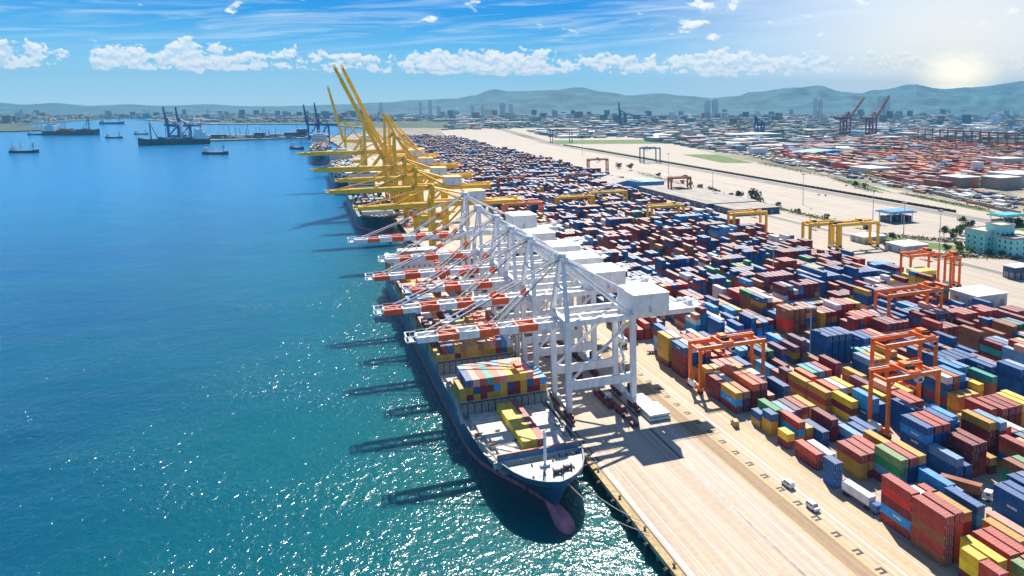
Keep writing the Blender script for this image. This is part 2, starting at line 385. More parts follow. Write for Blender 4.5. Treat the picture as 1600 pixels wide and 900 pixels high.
q = MB(); q.poly([(592.5, 460, .01), (640, 540, .01), (690, 900, .01), (760, 1400, .01), (900, 2100, .01), (1050, 3300, .01), (740, 3400, .01), (592.5, 2000, .01)]); tag(q.obj('service_road', M_APRON), kind='structure')
q = MB(); q.box(QX-.15, QX+1.7, -250, 1760, .004, .26); q.obj('coping', mat('coping_ochre', (.50, .33, .13), .8, var=.45, scale=.8), quay)
for x in (78., 102.5):
    q = MB(); q.box(x-.42, x-.10, -250, 1760, .004, .012); q.box(x+.10, x+.42, -250, 1760, .004, .012); q.box(x-.08, x+.08, -250, 1760, .004, .10); q.obj('crane_rail', M_STEEL, quay)
q = MB(); q.box(76.3, 76.75, -250, 1760, .004, .011); q.obj('cable_slot', M_BLACK, quay)
for x, w, m in [(81.6, .16, M_WLINE), (84.8, .18, M_YLINE), (88.2, .16, M_WLINE), (91.6, .18, M_YLINE), (95.2, .16, M_WLINE), (98.6, .16, M_YLINE), (105.2, .14, M_WLINE), (108.2, .3, M_WLINE)]:
    q = MB(); q.box(x-w/2, x+w/2, -250, 1760, .004, .009, bottom=False); q.obj('lane_line', m, quay)
for x, w, m in [(113.4, .25, M_YLINE), (118.6, .35, M_YLINE), (122.6, .2, M_WLINE), (124.6, .6, M_WLINE), (127.4, .22, M_YLINE), (130.2, .2, M_WLINE), (132.6, .35, M_YLINE)]:
    q = MB(); q.box(x-w/2, x+w/2, -250, 1800, .008, .014, bottom=False); q.obj('lane_line', m, road)
mk = MB(); mk.box(.5, 1.15, -.3, 2.3, 0, .02); mk.box(-.95, .48, 1.5, 2.3, 0, .02); mk.box(-.95, .48, -.3, .5, 0, .02)
mkm = mk.mesh('road_mark', M_BLACK)
for i in range(-2, 42):
    y = 138+i*9.35
    if y > 470: break
    o = bpy.data.objects.new('road_mark', mkm); COL.objects.link(o); o.parent = road; o.location = (120.2, y, .0145)
pm = MB(); pm.tube((0, 0, -6), (0, 0, -1.32), .55, 8); pmm = pm.mesh('pile', M_CONC)
fm = MB(); fm.box(-.9, 0, -.55, .55, -3.6, -.25); fm.box(-1.15, -.9, -.7, .7, -3.4, -.5); fmm = fm.mesh('fender', M_RUBBER)
bm_ = MB(); bm_.tube((0, 0, 0), (0, 0, .55), .28, 8); bm_.tube((0, 0, .55), (0, 0, .8), .5, 8); bmm = bm_.mesh('bollard', M_BLACK)
for i in range(60):
    y = 130+i*6.4
    for nm, me, loc in (('pile', pmm, (QX+1.2, y, 0)), ('fender', fmm, (QX-.17, y+3.2, 0)) if i % 2 == 0 else ('pile', pmm, (QX+5, y, 0)), ('bollard', bmm, (QX+1., y+2.4, .26)) if i % 3 == 0 else (None, None, None)):
        if nm:
            o = bpy.data.objects.new(nm, me); COL.objects.link(o); o.parent = quay; o.location = loc

sheet('asphalt_lane', 571, 590, 480, 2250, .0105, pave_mat('grey_asphalt', (.20, .19, .18), (.1, .1, .1), (.27, .25, .22), .7, slab=False))
sheet('asphalt_lane', 408, 415, 300, 1300, .0105, bpy.data.materials['grey_asphalt'])
for pts in ([(598, 660), (606, 670), (616, 1300), (622, 1900), (598, 1900)], [(418, 520), (438, 470), (462, 440), (470, 475), (446, 520), (432, 560)], [(445, 640), (452, 640), (458, 880), (447, 880)], [(624, 560), (640, 640), (664, 780), (656, 800), (628, 640)]):
    q = MB(); q.poly([(x, y, .024) for x, y in pts]); tag(q.obj('grass', M_GRASS), kind='structure')
ap = bpy.data.objects['truck_apron']
for x, y0, y1, w, m in [(418, 430, 700, .5, M_WLINE), (440, 930, 2500, .6, M_WLINE), (468, 560, 2500, .5, M_YLINE), (500, 640, 2500, .6, M_WLINE), (520, 520, 2400, .4, M_BLACK), (540, 500, 2400, .6, M_WLINE), (560, 480, 2300, .5, M_YLINE), (578, 470, 2300, .7, M_WLINE)]:
    q = MB(); q.box(x-w/2, x+w/2, y0, y1, .012, .018, bottom=False); q.obj('lane_line', m, ap)
for i in range(22):
    y = 700+i*62; q = MB(); q.box(505, 590, y-.35, y+.35, .0125, .0175, bottom=False); q.obj('bay_line', M_WLINE, ap)
# grass strips
for pts in ([(600, 2110), (905, 1990), (960, 2230), (640, 2320)], [(690, 1340), (740, 1310), (790, 1560), (720, 1590)], [(652, 800), (664, 830), (708, 960), (686, 980)], [(548, 500), (580, 515), (600, 560), (572, 566)], [(640, 820), (646, 816), (668, 900), (662, 905)]):
    q = MB(); q.poly([(x, y, .02) for x, y in pts]); tag(q.obj('grass', M_GRASS), kind='structure')

# ------------------------------------------------------------------ ship to shore cranes
def sts(label, cat, x, y, paint, H=34., HA=57., tip=-66.75, back=40., stripes=True, raised=None, house=M_WHITE2, group=None, name='quay_crane', th=1.):
    t = thing(name, label, cat, (x, y, 0), 0, group)
    class TB(MB):
        def bar(s, a, b_, w, h=None, m=0, w2=None, h2=None):
            f = th if w > .3 else 1+(th-1)*.6
            MB.bar(s, a, b_, w*f, (h or w)*f, m, w2 and w2*f, h2 and h2*f)
        def tube(s, a, b_, r, n=6, m=0, r2=None, caps=True): MB.tube(s, a, b_, r*(th if m == 0 else 1), n, m, r2, caps)
    P = [paint, M_RED, house, M_MAROON, M_BLACK, M_GLASS]
    g = 12.25; d = 9.6
    # bogies, sill beams
    for sx in (-1, 1):
        for sy in (-1, 1):
            q = TB()
            for j in (-1, 1):
                yy = sy*d+j*3.1
                q.bar((sx*g, yy-2.4, 1.35), (sx*g, yy+2.4, 1.35), .9, 1.0, 3)
                for w in (-1.7, -.6, .6, 1.7): q.tube((sx*g-.25, yy+w, .55), (sx*g+.25, yy+w, .55), .45, 8, 4)
            q.bar((sx*g, sy*d-4.2, 2.4), (sx*g, sy*d+4.2, 2.4), 1.0, .9, 3)
            q.obj('bogie', P, t)
        q = TB(); q.bar((sx*g, -d-1.2, 3.6), (sx*g, d+1.2, 3.6), 1.3, 1.5); q.obj('sill_beam', P, t)
        q = TB(); q.bar((sx*g, -d-.3, H+1.2), (sx*g, d+.3, H+1.2), 1.4, 1.8); q.obj('cross_beam', P, t)
        for sy in (-1, 1):
            q = TB(); q.bar((sx*g, sy*d, 4.3), (sx*g, sy*d, H+2.1), 1.75, 1.5)
            q.bar((sx*g-.9*sx, sy*d, 13), (sx*g-3*sx, sy*d, 13), 1.4, 2.6, w2=1.2, h2=2.4)
            q.obj('leg', P, t)
    for sy in (-1, 1):
        q = TB(); q.bar((-g, sy*d, 12.6), (g, sy*d, 12.6), 1.3, 2.7); q.obj('portal_beam', P, t)
        q = TB(); q.bar((-g, sy*d, H+1.3), (g, sy*d, H+1.3), 1.2, 1.7); q.obj('portal_beam', P, t)
        q = TB(); q.tube((-g+.5, sy*d, 14.), (g-.5, sy*d, H), .5, 8); q.obj('brace', P, t)
        q = TB(); q.tube((-g, sy*d, H-6), (-g, sy*2.5, H+.5), .35, 6); q.obj('knee_brace', P, t)
    # bridge girder and boom
    G = 3.1
    q = TB()
    for s_ in (-1, 1): q.bar((-g-1.5, s_*G, H-.2), (back, s_*G, H-.2), 1.15, 2.1)
    n = 6
    for i in range(n+1):
        xx = -g-1+(back+g)*i/n; q.bar((xx, -G, H+.5), (xx, G, H+.5), .6, .6)
    q.obj('girder', P, t)
    q = TB()
    for s_ in (-1, 1):
        q.bar((-g, s_*(G+1.5), H+.75), (back, s_*(G+1.5), H+.75), .9, .08)
        for zz in (1.3, 1.8): q.bar((-g, s_*(G+1.95), H+zz), (back, s_*(G+1.95), H+zz), .07, .07)
        for i in range(18): q.bar((-g+i*3, s_*(G+1.95), H+.75), (-g+i*3, s_*(G+1.95), H+1.85), .07, .07)
    q.obj('walkway', P, t)
    hx = -g-2.2; L = abs(tip)-abs(hx)
    bo = bpy.data.objects.new('boom', None)
    q = TB(); ns = max(4, round(L/6.4))
    for s_ in (-1, 1):
        for i in range(ns):
            a, c = -L*i/ns, -L*(i+1)/ns
            taper = 1. if i < ns-2 else .78
            q.bar((a, s_*G, 0), (c, s_*G, 0), 1.2, 2.2*taper, (1 if i % 2 == 1 else 0) if stripes else 0)
    for i in range(ns+1):
        q.bar((-L*i/ns, -G+.6, .6), (-L*i/ns, G-.6, .6), .55, .7, (1 if i % 4 == 2 else 0) if stripes else 0)
    for i in range(0, ns, 1): q.bar((-L*i/ns, -G*(1 if i % 2 else -1), .7), (-L*(i+1)/ns, G*(1 if i % 2 else -1), .7), .25, .25)
    bo = q.obj('boom', P, t); bo.location = (hx, 0, H-.2)
    if stripes:
        for i in range(0, ns-1, 2):
            q = TB(); xx = -L*(i+.5)/ns; q.box(xx-1.7, xx+1.5, -G-.625, -G-.605, -.32, .32, 0); q.obj('name_panel', mat('blue_lettering', (.12, .25, .50), .5, var=.6, scale=3.), bo)
    q = TB()                                       # boom tip platform and handrails
    for s_ in (-1, 1):
        q.bar((-L-3.4, s_*G, -.4), (-L, s_*G, -.4), .35, .35); q.bar((-L-3.4, s_*G, 1.5), (-L, s_*G, 1.5), .25, .25)
        for i in range(3): q.bar((-L-i*1.7, s_*G, -.4), (-L-i*1.7, s_*G, 1.6), .2, .2)
        q.bar((-L, s_*(G+1.15), 1.7), (0, s_*(G+1.15), 1.7), .08, .08)
        for i in range(int(L/4)): q.bar((-i*4, s_*(G+1.15), .6), (-i*4, s_*(G+1.15), 1.7), .08, .08)
    for zz in (-.4, 1.5): q.bar((-L-3.4, -G, zz), (-L-3.4, G, zz), .3, .3)
    for zz in (-.4,): q.bar((-L-1.7, -G, zz), (-L-1.7, G, zz), 1.2, .15)
    q.obj('boom_end_platform', P, bo)
    if raised: bo.rotation_euler = (0, raised, 0)
    # A frame
    ax = -g+1.2
    q = TB()
    for sy in (-1, 1):
        q.bar((-g, sy*d, H+2), (ax, sy*1.6, HA), 1.5, 1.4, w2=1.0, h2=1.0)
    q.obj('mast_post', P, t)
    q = TB()
    for sy in (-1, 1):
        q.tube((ax, sy*1.7, HA-.5), (g, sy*d, H+2), .5, 8); q.tube((ax+.4, sy*1.6, HA-.3), (back*.66, sy*G, H+1), .42, 8)
    q.obj('back_stay', P, t)
    q = TB(); q.box(ax-1.6, ax+1.6, -3.0, 3.0, HA-.7, HA+.7); q.box(ax-1.0, ax+1.0, -2.2, 2.2, HA+.7, HA+1.9)
    for sy in (-1, 1): q.tube((ax-1.3, sy*1.5-.3, HA+1.0), (ax-1.3, sy*1.5+.3, HA+1.0), 1.0, 10)
    for xx in (-1.6, 1.6): q.bar((ax+xx, -3, HA+1.7), (ax+xx, 3, HA+1.7), .1, .1)
    q.bar((ax, 0, HA+1.9), (ax, 0, HA+5), .15, .15)
    q.obj('mast_head', P, t)
    q = TB(); h1 = (HA-H)*.45
    q.bar((-g+.5, -d*.55-.7, H+2+h1), (-g+.5, d*.55+.7, H+2+h1), .7, .8); q.obj('mast_beam', P, t)
    if not raised:
        for fr in (.48, .93):
            q = TB()
            for sy in (-1, 1):
                a = Vector((ax-1, sy*1.5, HA)); c = Vector((hx-L*fr, sy*G, H+1.2))
                q.bar(a, c, .34, .34); mid = a.lerp(c, .5); q.bar(mid-(c-a).normalized()*1.2, mid+(c-a).normalized()*1.2, .6, .7, 1 if stripes else 0)
                q.bar(a+Vector((0, sy*.5, .4)), c+Vector((2, sy*.4, .5)), .14, .14, 4)
            q.obj('fore_stay', P, t)
    else:
        q = TB()
        for sy in (-1, 1): q.bar((ax-1, sy*1.5, HA), (hx+math.sin(-raised)*0-L*.5*math.cos(raised), sy*G, H+L*.5*math.sin(raised)), .2, .2)
        q.obj('fore_stay', P, t)
    # machinery house
    q = TB(); q.box(g-.4, g+13.2, -12.4, 5.6, H+2.5, H+9.4, 2)
    ho_ = q.obj('machinery_house', P, t)
    q = TB(); q.box(g-.7, g+13.5, -12.7, 5.9, H+9.4, H+9.75, 0); q.obj('roof', P, ho_)
    q = TB(); q.box(g+5.2, g+6.4, -12.46, -12.4, H+2.9, H+5.2, 0); q.obj('door', mat('door_grey', (.45, .52, .58), .5), ho_)
    q = TB(); q.bar((g+6.2, -12.43, H+2.6), (g+6.2, -12.43, H+9.4), .12, .06); q.obj('seam', mat('door_grey', (.45, .52, .58), .5), ho_)
    q = TB()
    q.box(g-.4, back+.5, -6.6, -3.8, H+1.0, H+1.3); q.box(g+13.2, back+3, -3.6, 3.6, H+1.1, H+1.3)
    for yy in (-6.6, 6): 
        for zz in (2.0, 2.6): q.bar((g+13, yy if yy < 0 else 3.6, H+zz), (back+3, yy if yy < 0 else 3.6, H+zz), .09, .09)
    for i in range(6): q.bar((g+13.4+i*2.4, -6.6, H+1.1), (g+13.4+i*2.4, -6.6, H+2.7), .1, .1)
    for yy in (-2.8, 2.8): q.bar((g+13.4, yy, H+1.4), (back+3, yy, H+3.6), .25, .25)
    q.box(back-2.2, back-.2, -2.3, 2.3, H+1.3, H+3.4, 0)
    q.obj('rear_platform', P, t)
    # trolley, cab and spreader
    tx = -g-16 if not raised else 2
    q = TB(); q.box(tx-3, tx+3, -G-.4, G+.4, H-1.9, H-1.2); q.box(tx-2, tx+2, -2, 2, H-2.6, H-1.9, 3); tr = q.obj('trolley', P, t)
    q = TB(); q.box(tx+3.2, tx+5.6, -1.2, 1.2, H-4.6, H-1.9, 2); q.box(tx+3.15, tx+3.2, -1.1, 1.1, H-4.2, H-2.6, 5); q.box(tx+3.3, tx+5.5, -1.26, -1.2, H-4.0, H-2.8, 5); q.obj('operator_cab', P, tr)
    q = TB(); zs = H-15
    for sx in (-1, 1):
        for sy in (-1, 1): q.bar((tx+sx*1.4, sy*1.7, H-2.4), (tx+sx*1., sy*2.2, zs+1), .09, .09, 4)
    q.box(tx-1.1, tx+1.1, -5.8, 5.8, zs, zs+.55, 1); q.box(tx-.9, tx+.9, -2.4, 2.4, zs+.55, zs+1.3, 1); q.obj('spreader', P, tr)
    # stair tower on a landward leg
    q = TB()
    n = 8
    for i in range(n):
        z0, z1 = 4+(H-5)*i/n, 4+(H-5)*(i+1)/n
        ya, yb = (d-5.2, d-1.4) if i % 2 else (d-1.4, d-5.2)
        q.bar((g+1.5, ya, z0), (g+1.5, yb, z1), .8, .2); q.bar((g+1.9, ya, z0+1), (g+1.9, yb, z1+1), .08, .08)
        q.box(g+1.1, g+1.9, min(yb, d-1.4)-.6, min(yb, d-1.4)+.6, z1-.1, z1)
    for yy in (d-5.6, d-1.0): q.bar((g+1.5, yy, 4), (g+1.5, yy, H), .14, .14)
    q.obj('stairs', P, t)
    q = TB(); q.tube((g-.4, -d+3.6, 7.2), (g+.4, -d+3.6, 7.2), 2.0, 14, 4); q.box(g-2.2, g-.8, -2.2, 2.6, 4.4, 6.8, 2); q.obj('cable_reel', P, t)
    return t
CX = 91.25
WG = 'white ship to shore cranes'
sts('white quay crane with red striped boom, nearest the camera over the foredeck', 'crane', CX+.4, 282, M_WHITE, tip=-62, group=WG, th=1.14)
sts('second white quay crane, its striped boom just behind the nearest one', 'crane', CX-.4, 325, M_WHITE, tip=-68, group=WG, th=1.14)
sts('white quay crane with shorter boom between the second and the third long ones', 'crane', CX-1, 354.5, M_WHITE, H=34.5, HA=57, tip=-54, group=WG, th=1.14)
sts('third white quay crane, middle of the row, boom reaching past the ship side', 'crane', CX-1, 385, M_WHITE, H=35, HA=58, tip=-66.5, group=WG, th=1.14)
sts('fourth white quay crane, boom in front of the white ship bridge', 'crane', CX-2., 424, M_WHITE, H=35.5, HA=58, tip=-57, group=WG, th=1.14)
sts('farthest white quay crane with raised house, next to the yellow cranes', 'crane', CX-2, 462, M_WHITE, H=40, HA=61, tip=-69, group=WG, th=1.14)
YG = 'yellow ship to shore cranes'
sts('nearest yellow quay crane, boom over the dark bow of the second ship', 'crane', CX+2, 628, M_YEL, H=37, HA=50, tip=-62, back=52, stripes=False, group=YG, th=1.5)
sts('second yellow quay crane from the white ones, boom lowered over green hatches', 'crane', CX+4, 742, M_YEL, H=38, HA=54, tip=-80, back=52, stripes=False, group=YG, th=1.7)
sts('yellow quay crane between the one with tall mast and the green hatches', 'crane', CX+4, 822, M_YEL, H=40, HA=58, tip=-70, back=50, stripes=False, group=YG, th=1.8)
sts('yellow quay crane with tall triangular mast and boom lowered past the ship side', 'crane', CX+3, 905, M_YEL, H=44, HA=78, tip=-88, back=52, stripes=False, group=YG, th=2.3)
sts('yellow quay crane with boom raised highest into the sky, left of a close pair', 'crane', CX+1, 985, M_YEL, H=48, HA=96, tip=-124, stripes=False, raised=math.radians(66), group=YG, th=1.7)
sts('yellow quay crane with boom raised into the sky, right of a close pair', 'crane', CX+8, 1010, M_YEL, H=48, HA=94, tip=-124, stripes=False, raised=math.radians(67), group=YG, th=1.7)
sts('far yellow quay crane with lowered boom and thin stays above ship stern', 'crane', CX-8, 1190, M_YEL, H=44, HA=88, tip=-92, stripes=False, group=YG, th=2.3)
sts('farthest yellow quay crane with a single thin dark boom raised', 'crane', CX-20, 1480, M_YEL, H=46, HA=78, tip=-104, stripes=False, raised=math.radians(78), group=YG, th=1.8)

# ------------------------------------------------------------------ yard gantry cranes
def rtg(label, x0, x1, y, H=18., D=9.5, paint=M_RTG, tz=.35, group=None, low=False):
    t = thing('gantry_crane', label, 'gantry crane', ((x0+x1)/2, y+D/2, 0), 0, group)
    th = 1. if y < 480 else 1.55
    class MB(globals()['MB']):
        def bar(s, a, b_, w, h=None, m=0, w2=None, h2=None): super().bar(a, b_, w*th, (h or w)*th, m, w2, h2)
    S_ = (x1-x0)/2; P = [paint, M_RUBBER, M_WHITE2, M_GLASS, M_BLACK, M_WHITE2]
    d = D/2
    for sx in (-1, 1):
        for sy in (-1, 1):
            q = MB(); q.bar((sx*S_, sy*d, 2.2), (sx*S_, sy*d, H), 1.05, 1.25); q.bar((sx*S_, sy*d, H-2.6), (sx*S_-sx*2.2, sy*d, H-.6), .5, .6); q.obj('leg', P, t)
            q = MB()
            for w in (-1.1, 1.1): q.tube((sx*S_-.45, sy*d+w, .8), (sx*S_+.45, sy*d+w, .8), .8, 10, 1)
            q.box(sx*S_-.6, sx*S_+.6, sy*d-1.6, sy*d+1.6, 1.3, 2.2, 0); q.obj('wheel_bogie', P, t)
        q = MB(); q.bar((sx*S_, -d-.8, 2.6), (sx*S_, d+.8, 2.6), .95, 1.0); q.obj('sill_beam', P, t)
        q = MB(); q.bar((sx*S_, -d, H-.3), (sx*S_, d, H-.3), .8, .9); q.obj('end_tie', P, t)
    q = MB(); q.box(-S_-1.7, -S_-.7, -2.6, 2.6, 2.0, 4.2, 2); q.box(-S_-1.5, -S_-.6, d-2.5, d-1, 2, 3.6, 2); q.obj('engine_box', P, t)
    for sy in (-1, 1):
        q = MB(); q.bar((-S_-.8, sy*d, H+.3), (S_+.8, sy*d, H+.3), 1.0, 1.5); gd = q.obj('girder', P, t)
        q = MB(); q.bar((-S_-.6, sy*(d+.75), H+1.3), (S_+.6, sy*(d+.75), H+1.3), .5, .08, 5)
        for zz in (1.8, 2.3): q.bar((-S_-.6, sy*(d+.95), H+zz), (S_+.6, sy*(d+.95), H+zz), .06, .06, 0)
        for i in range(9): q.bar((-S_+S_*2*i/8, sy*(d+.95), H+1.2), (-S_+S_*2*i/8, sy*(d+.95), H+2.3), .07, .07, 0)
        q.obj('walkway', P, gd)
    tx = -S_+2*S_*tz
    q = MB(); q.box(tx-2.6, tx+2.6, -d-.5, -d+.6, H+1.1, H+1.9); q.box(tx-2.6, tx+2.6, d-.6, d+.5, H+1.1, H+1.9); q.box(tx-2.4, tx-1.5, -d, d, H+1.3, H+2.1); q.box(tx+1.5, tx+2.4, -d, d, H+1.3, H+2.1)
    q.box(tx-1.4, tx+1.4, -1.6, 2.4, H+1.7, H+3.6); q.tube((tx-1.6, -2.6, H+2.5), (tx+1.6, -2.6, H+2.5), .7, 10, 4); tr = q.obj('trolley', P, t)
    q = MB(); q.box(tx+1.4, tx+3.2, -d-.6, -d+1.6, H-2.3, H-.2, 2); q.box(tx+1.5, tx+3.1, -d-.66, -d-.6, H-1.9, H-.7, 3); q.obj('operator_cab', P, tr)
    zs = H-4.5 if not low else H-9
    q = MB()
    for sx in (-1, 1):
        for sy in (-1, 1): q.bar((tx+sx*.9, sy*2.6, H+1), (tx+sx*.8, sy*2.6, zs+.5), .08, .08, 4)
    q.box(tx-.9, tx+.9, -5.9+.5, 5.9-.5, zs, zs+.5); q.obj('spreader', P, tr)
    return t
OG, YRG = 'orange yard gantry cranes', 'yellow yard gantry cranes'
rtg('bright orange gantry crane standing over the block beside the quay road', 133.4, 161.4, 276.8, 17.6, 9.4, tz=.42, group=OG)
rtg('nearer of two orange gantries one behind the other, lower in the picture', 172., 193.2, 211.6, 20.2, 9.6, tz=.5, group=OG)
rtg('orange gantry crane directly behind another one, trolley at its inland end', 197.2, 221, 244.2, 19.6, 9.2, tz=.86, group=OG)
rtg('orange gantry crane over brown and yellow stacks right of the yard centre', 251, 283.5, 311, 19.2, 10.4, tz=.88, group=OG)
rtg('orange red gantry crane on open pavement near the turquoise building', 331, 353, 391, 18.6, 9, M_RTG, tz=.72, group=OG)
rtg('narrow orange gantry seen end on beside the pale shed', 350, 357, 377, 18.5, 5, M_RTG, tz=.5, group=OG)
rtg('yellow gantry crane, left of a pair beside the maroon stack', 344, 372, 522, 19, 10, M_RTGY, tz=.2, group=YRG)
rtg('yellow gantry crane, right of a pair, next to pale shed', 362, 400, 512, 19, 10, M_RTGY, tz=.6, group=YRG)
rtg('low yellow gantry crane behind the grey flat roofed warehouse end', 320, 351, 600, 19, 10, M_RTGY, tz=.7, group=YRG)
rtg('yellow gantry crane standing over tall grey container stack', 275, 306, 671, 19, 10, M_RTGY, tz=.75, group=YRG)
rtg('yellow gantry crane, nearer of two in front of the blue sheds', 262, 300, 800, 19, 10, M_RTGY, tz=.25, group=YRG)
rtg('yellow gantry crane, left of two in front of the blue sheds', 219, 255, 772, 19, 10, M_RTGY, tz=.8, group=YRG)
rtg('orange gantry crane just behind the masts of the white cranes', 159, 193, 735, 20, 10, M_RTG, tz=.6, group=OG)
rtg('rust red gantry crane straddling a small blue shed near trees', 401, 427, 915, 19, 9, M_RTGR, tz=.8)
rtg('small rust red gantry crane at the far end of the yard', 408, 440, 1258, 19, 9, M_RTGR, tz=.5)
rtg('far orange gantry crane above dark stacks left of the blue sheds', 300, 330, 1010, 19, 9, M_RTGR, tz=.4)
rtg('far orange gantry crane amid the densest dark stacks', 210, 240, 1000, 19, 9, M_RTGR, tz=.4)
rtg('dark blue gantry crane standing on the pale truck apron', 560, 592, 1402, 26, 20, M_BLUEC, tz=.3)

# ------------------------------------------------------------------ ships
def hull(name, cx, y0, y1, hb, zd, zf, paint, label, cat='ship', bulb=True, deckm=M_DECK, blen=75., boot=-2.3, group=None, stern=14., bulw=1.1):
    """y0 bow tip, y1 stern; bow faces the camera (-Y)"""
    t = thing(name, label, cat, (cx, (y0+y1)/2, WZ), 0, group)
    oy, oz = -(y0+y1)/2, -WZ
    st = [0, .02, .05, .10, .18, .28, .4, .55, .7, .85, 1.0]
    dk = [.03, .22, .38, .55, .70, .815, .90, .955, .985, 1., 1.]
    wl = [.0, .0, .0, .0, .04, .16, .34, .62, .84, .96, 1.]
    zb = [zf-1.5, zf-4.5, zf-7.5, WZ-1., -6, -6, -6, -6, -6, -6, -6]
    secs = []
    for s_, a, w, zz in zip(st, dk, wl, zb):
        secs.append((y0+s_*blen, a*hb, w*hb, zf if s_ < .36 else zd+(zf-zd)*max(0, 1-(s_-.36)/.12), max(zz, -6)))
    secs += [(y1-stern, hb, hb, zd, -6), (y1-stern*.4, hb*.97, hb*.86, zd, -6), (y1, hb*.9, hb*.55, zd, -5)]
    q = MB(); rings = []
    for y, a, w, zt, zz in secs:
        ring = []
        levels = [zz, max(zz+.01, boot-.02), max(zz+.02, boot)] + [0]*6
        for j in range(3, 9): levels[j] = max(zz+.03, boot)+(zt-max(zz+.03, boot))*(j-2)/6
        for z in levels:
            f = (z-zz)/(zt-zz); f = max(0, min(1, f)); ring.append((w+(a-w)*(f**1.7), z))
        rings.append((y, ring))
    def pt(i, j, sg): y, rg = rings[i]; return (sg*rg[j][0], y+oy, rg[j][1]+oz)
    n = len(rings)
    for i in range(n-1):
        for j in range(8):
            m = 1 if j < 2 else 0
            q.poly([pt(i, j, -1), pt(i, j+1, -1), pt(i+1, j+1, -1), pt(i+1, j, -1)], m)
            q.poly([pt(i, j, 1), pt(i+1, j, 1), pt(i+1, j+1, 1), pt(i, j+1, 1)], m)
    for j in range(8):
        m = 1 if j < 2 else 0
        q.poly([pt(0, j, -1), pt(0, j, 1), pt(0, j+1, 1), pt(0, j+1, -1)], m)
        q.poly([pt(n-1, j, 1), pt(n-1, j, -1), pt(n-1, j+1, -1), pt(n-1, j+1, 1)], m)
    h_ = q.obj('hull', [paint, M_BOOT], t, smooth=True)
    # bulwark round the bow
    q = MB(); k = [i for i in range(n) if rings[i][0] <= y0+.36*blen]
    for i in k[:-1]:
        for sg in (-1, 1):
            a, c = pt(i, 8, sg), pt(i+1, 8, sg); up = Vector((0, 0, bulw)); inn = Vector((-.35*sg, .2, 0))
            A, B = Vector(a), Vector(c)
            q.poly([A, B, B+up, A+up]); q.poly([A+inn+up, B+inn+up, B+inn, A+inn]); q.poly([A+up, B+up, B+inn+up, A+inn+up])
    a, c = Vector(pt(0, 8, -1)), Vector(pt(0, 8, 1)); q.poly([a, c, c+Vector((0, 0, bulw)), a+Vector((0, 0, bulw))])
    q.obj('bulwark', [paint], t)
    # decks
    dz = .45
    q = MB()
    for i in range(n-1):
        z = (zf if rings[i+1][0] <= y0+.37*blen else zd)-dz+oz
        a, c = pt(i, 8, -1), pt(i+1, 8, -1); e, f = pt(i+1, 8, 1), pt(i, 8, 1)
        s_ = .97
        q.poly([(a[0]*s_, a[1], z), (f[0]*s_, f[1], z), (e[0]*s_, e[1], z), (c[0]*s_, c[1], z)])
    yf = y0+.36*blen+oy
    q.box(-hb*.9, hb*.9, yf-.4, yf, zd-dz+oz, zf-dz-.01+oz)
    q.obj('deck', deckm, t)
    if bulb:
        q = MB(); cs = [(-7.6, .12), (-7.2, .95), (-6.2, 1.75), (-4.2, 2.35), (-1, 2.6), (3, 2.3), (8, 1.8), (16, 1.2)]
        R = []
        base = y0+.10*blen-7.2
        for yy, rr in cs:
            R.append([(rr*math.cos(a_), base+yy+oy, rr*1.15*math.sin(a_)+WZ+.15+oz) for a_ in [2*PI*m_/12 for m_ in range(12)]])
        for i in range(len(R)-1):
            for j in range(12): q.poly([R[i][j], R[i][(j+1) % 12], R[i+1][(j+1) % 12], R[i+1][j]])
        q.poly(list(reversed(R[0])))
        q.obj('bulbous_bow', M_BOOT, t, smooth=True)
    return t, oy, oz
SX, SHB = 57.8, 15.3
ship, oy, oz = hull('container_ship', SX, 211.5, 548, SHB, 4.6, 6.6, M_HULL, 'blue hulled container ship moored at the near quay with a pink bulbous bow', blen=65.)
SROT = .012                                                        # she lies very slightly bow-in
def swing(x, y): return SX+(x-SX)-SROT*(y-300), y+SROT*(x-SX)
_sx, _sy = swing(SX, (211.5+548)/2); ship.location = (_sx, _sy, WZ); ship.rotation_euler = (0, 0, SROT)
def sp_(name, q, m): return q.obj(name, m, ship)
def SB(q, x0, x1, y0, y1, z0, z1, m=0): q.box(x0-SX, x1-SX, y0+oy, y1+oy, z0+oz, z1+oz, m)
# breakwater across the foredeck
q = MB(); SB(q, 45.2, 70.4, 234.9, 235.3, 4.2, 8.1); SB(q, 45.2, 70.4, 234.8, 235.4, 8.1, 8.3, 1)
for i in range(9): q.bar((46-SX+i*2.95, 235.3+oy, 8+oz), (46-SX+i*2.95, 237.+oy, 4.4+oz), .2, .3)
sp_('breakwater', q, [mat('breakwater_blue', (.10, .22, .34), .5), M_RED])
# foremast
mx, my = 57.2, 226.
q = MB(); q.tube((mx-SX, my+oy, 6+oz), (mx-SX, my+oy, 17.5+oz), .42, 8, r2=.22); q.box(mx-SX-1.4, mx-SX+1.4, my+oy-.9, my+oy+.9, 6.1+oz, 7.0+oz)
for zz, w in ((12, 1.5), (15, 1.1), (16.6, .8)): q.bar((mx-SX-w, my+oy, zz+oz), (mx-SX+w, my+oy, zz+oz), .18, .18)
for i in range(10): q.bar((mx-SX+.5, my+oy-.4, 7+i+oz), (mx-SX+.5, my+oy+.4, 7+i+oz), .08, .08)
q.bar((mx-SX+.5, my+oy-.4, 7+oz), (mx-SX+.5, my+oy-.4, 17+oz), .08, .08); q.bar((mx-SX+.5, my+oy+.4, 7+oz), (mx-SX+.5, my+oy+.4, 17+oz), .08, .08)
sp_('foremast', q, mat('mast_paleblue', (.55, .65, .74), .5))
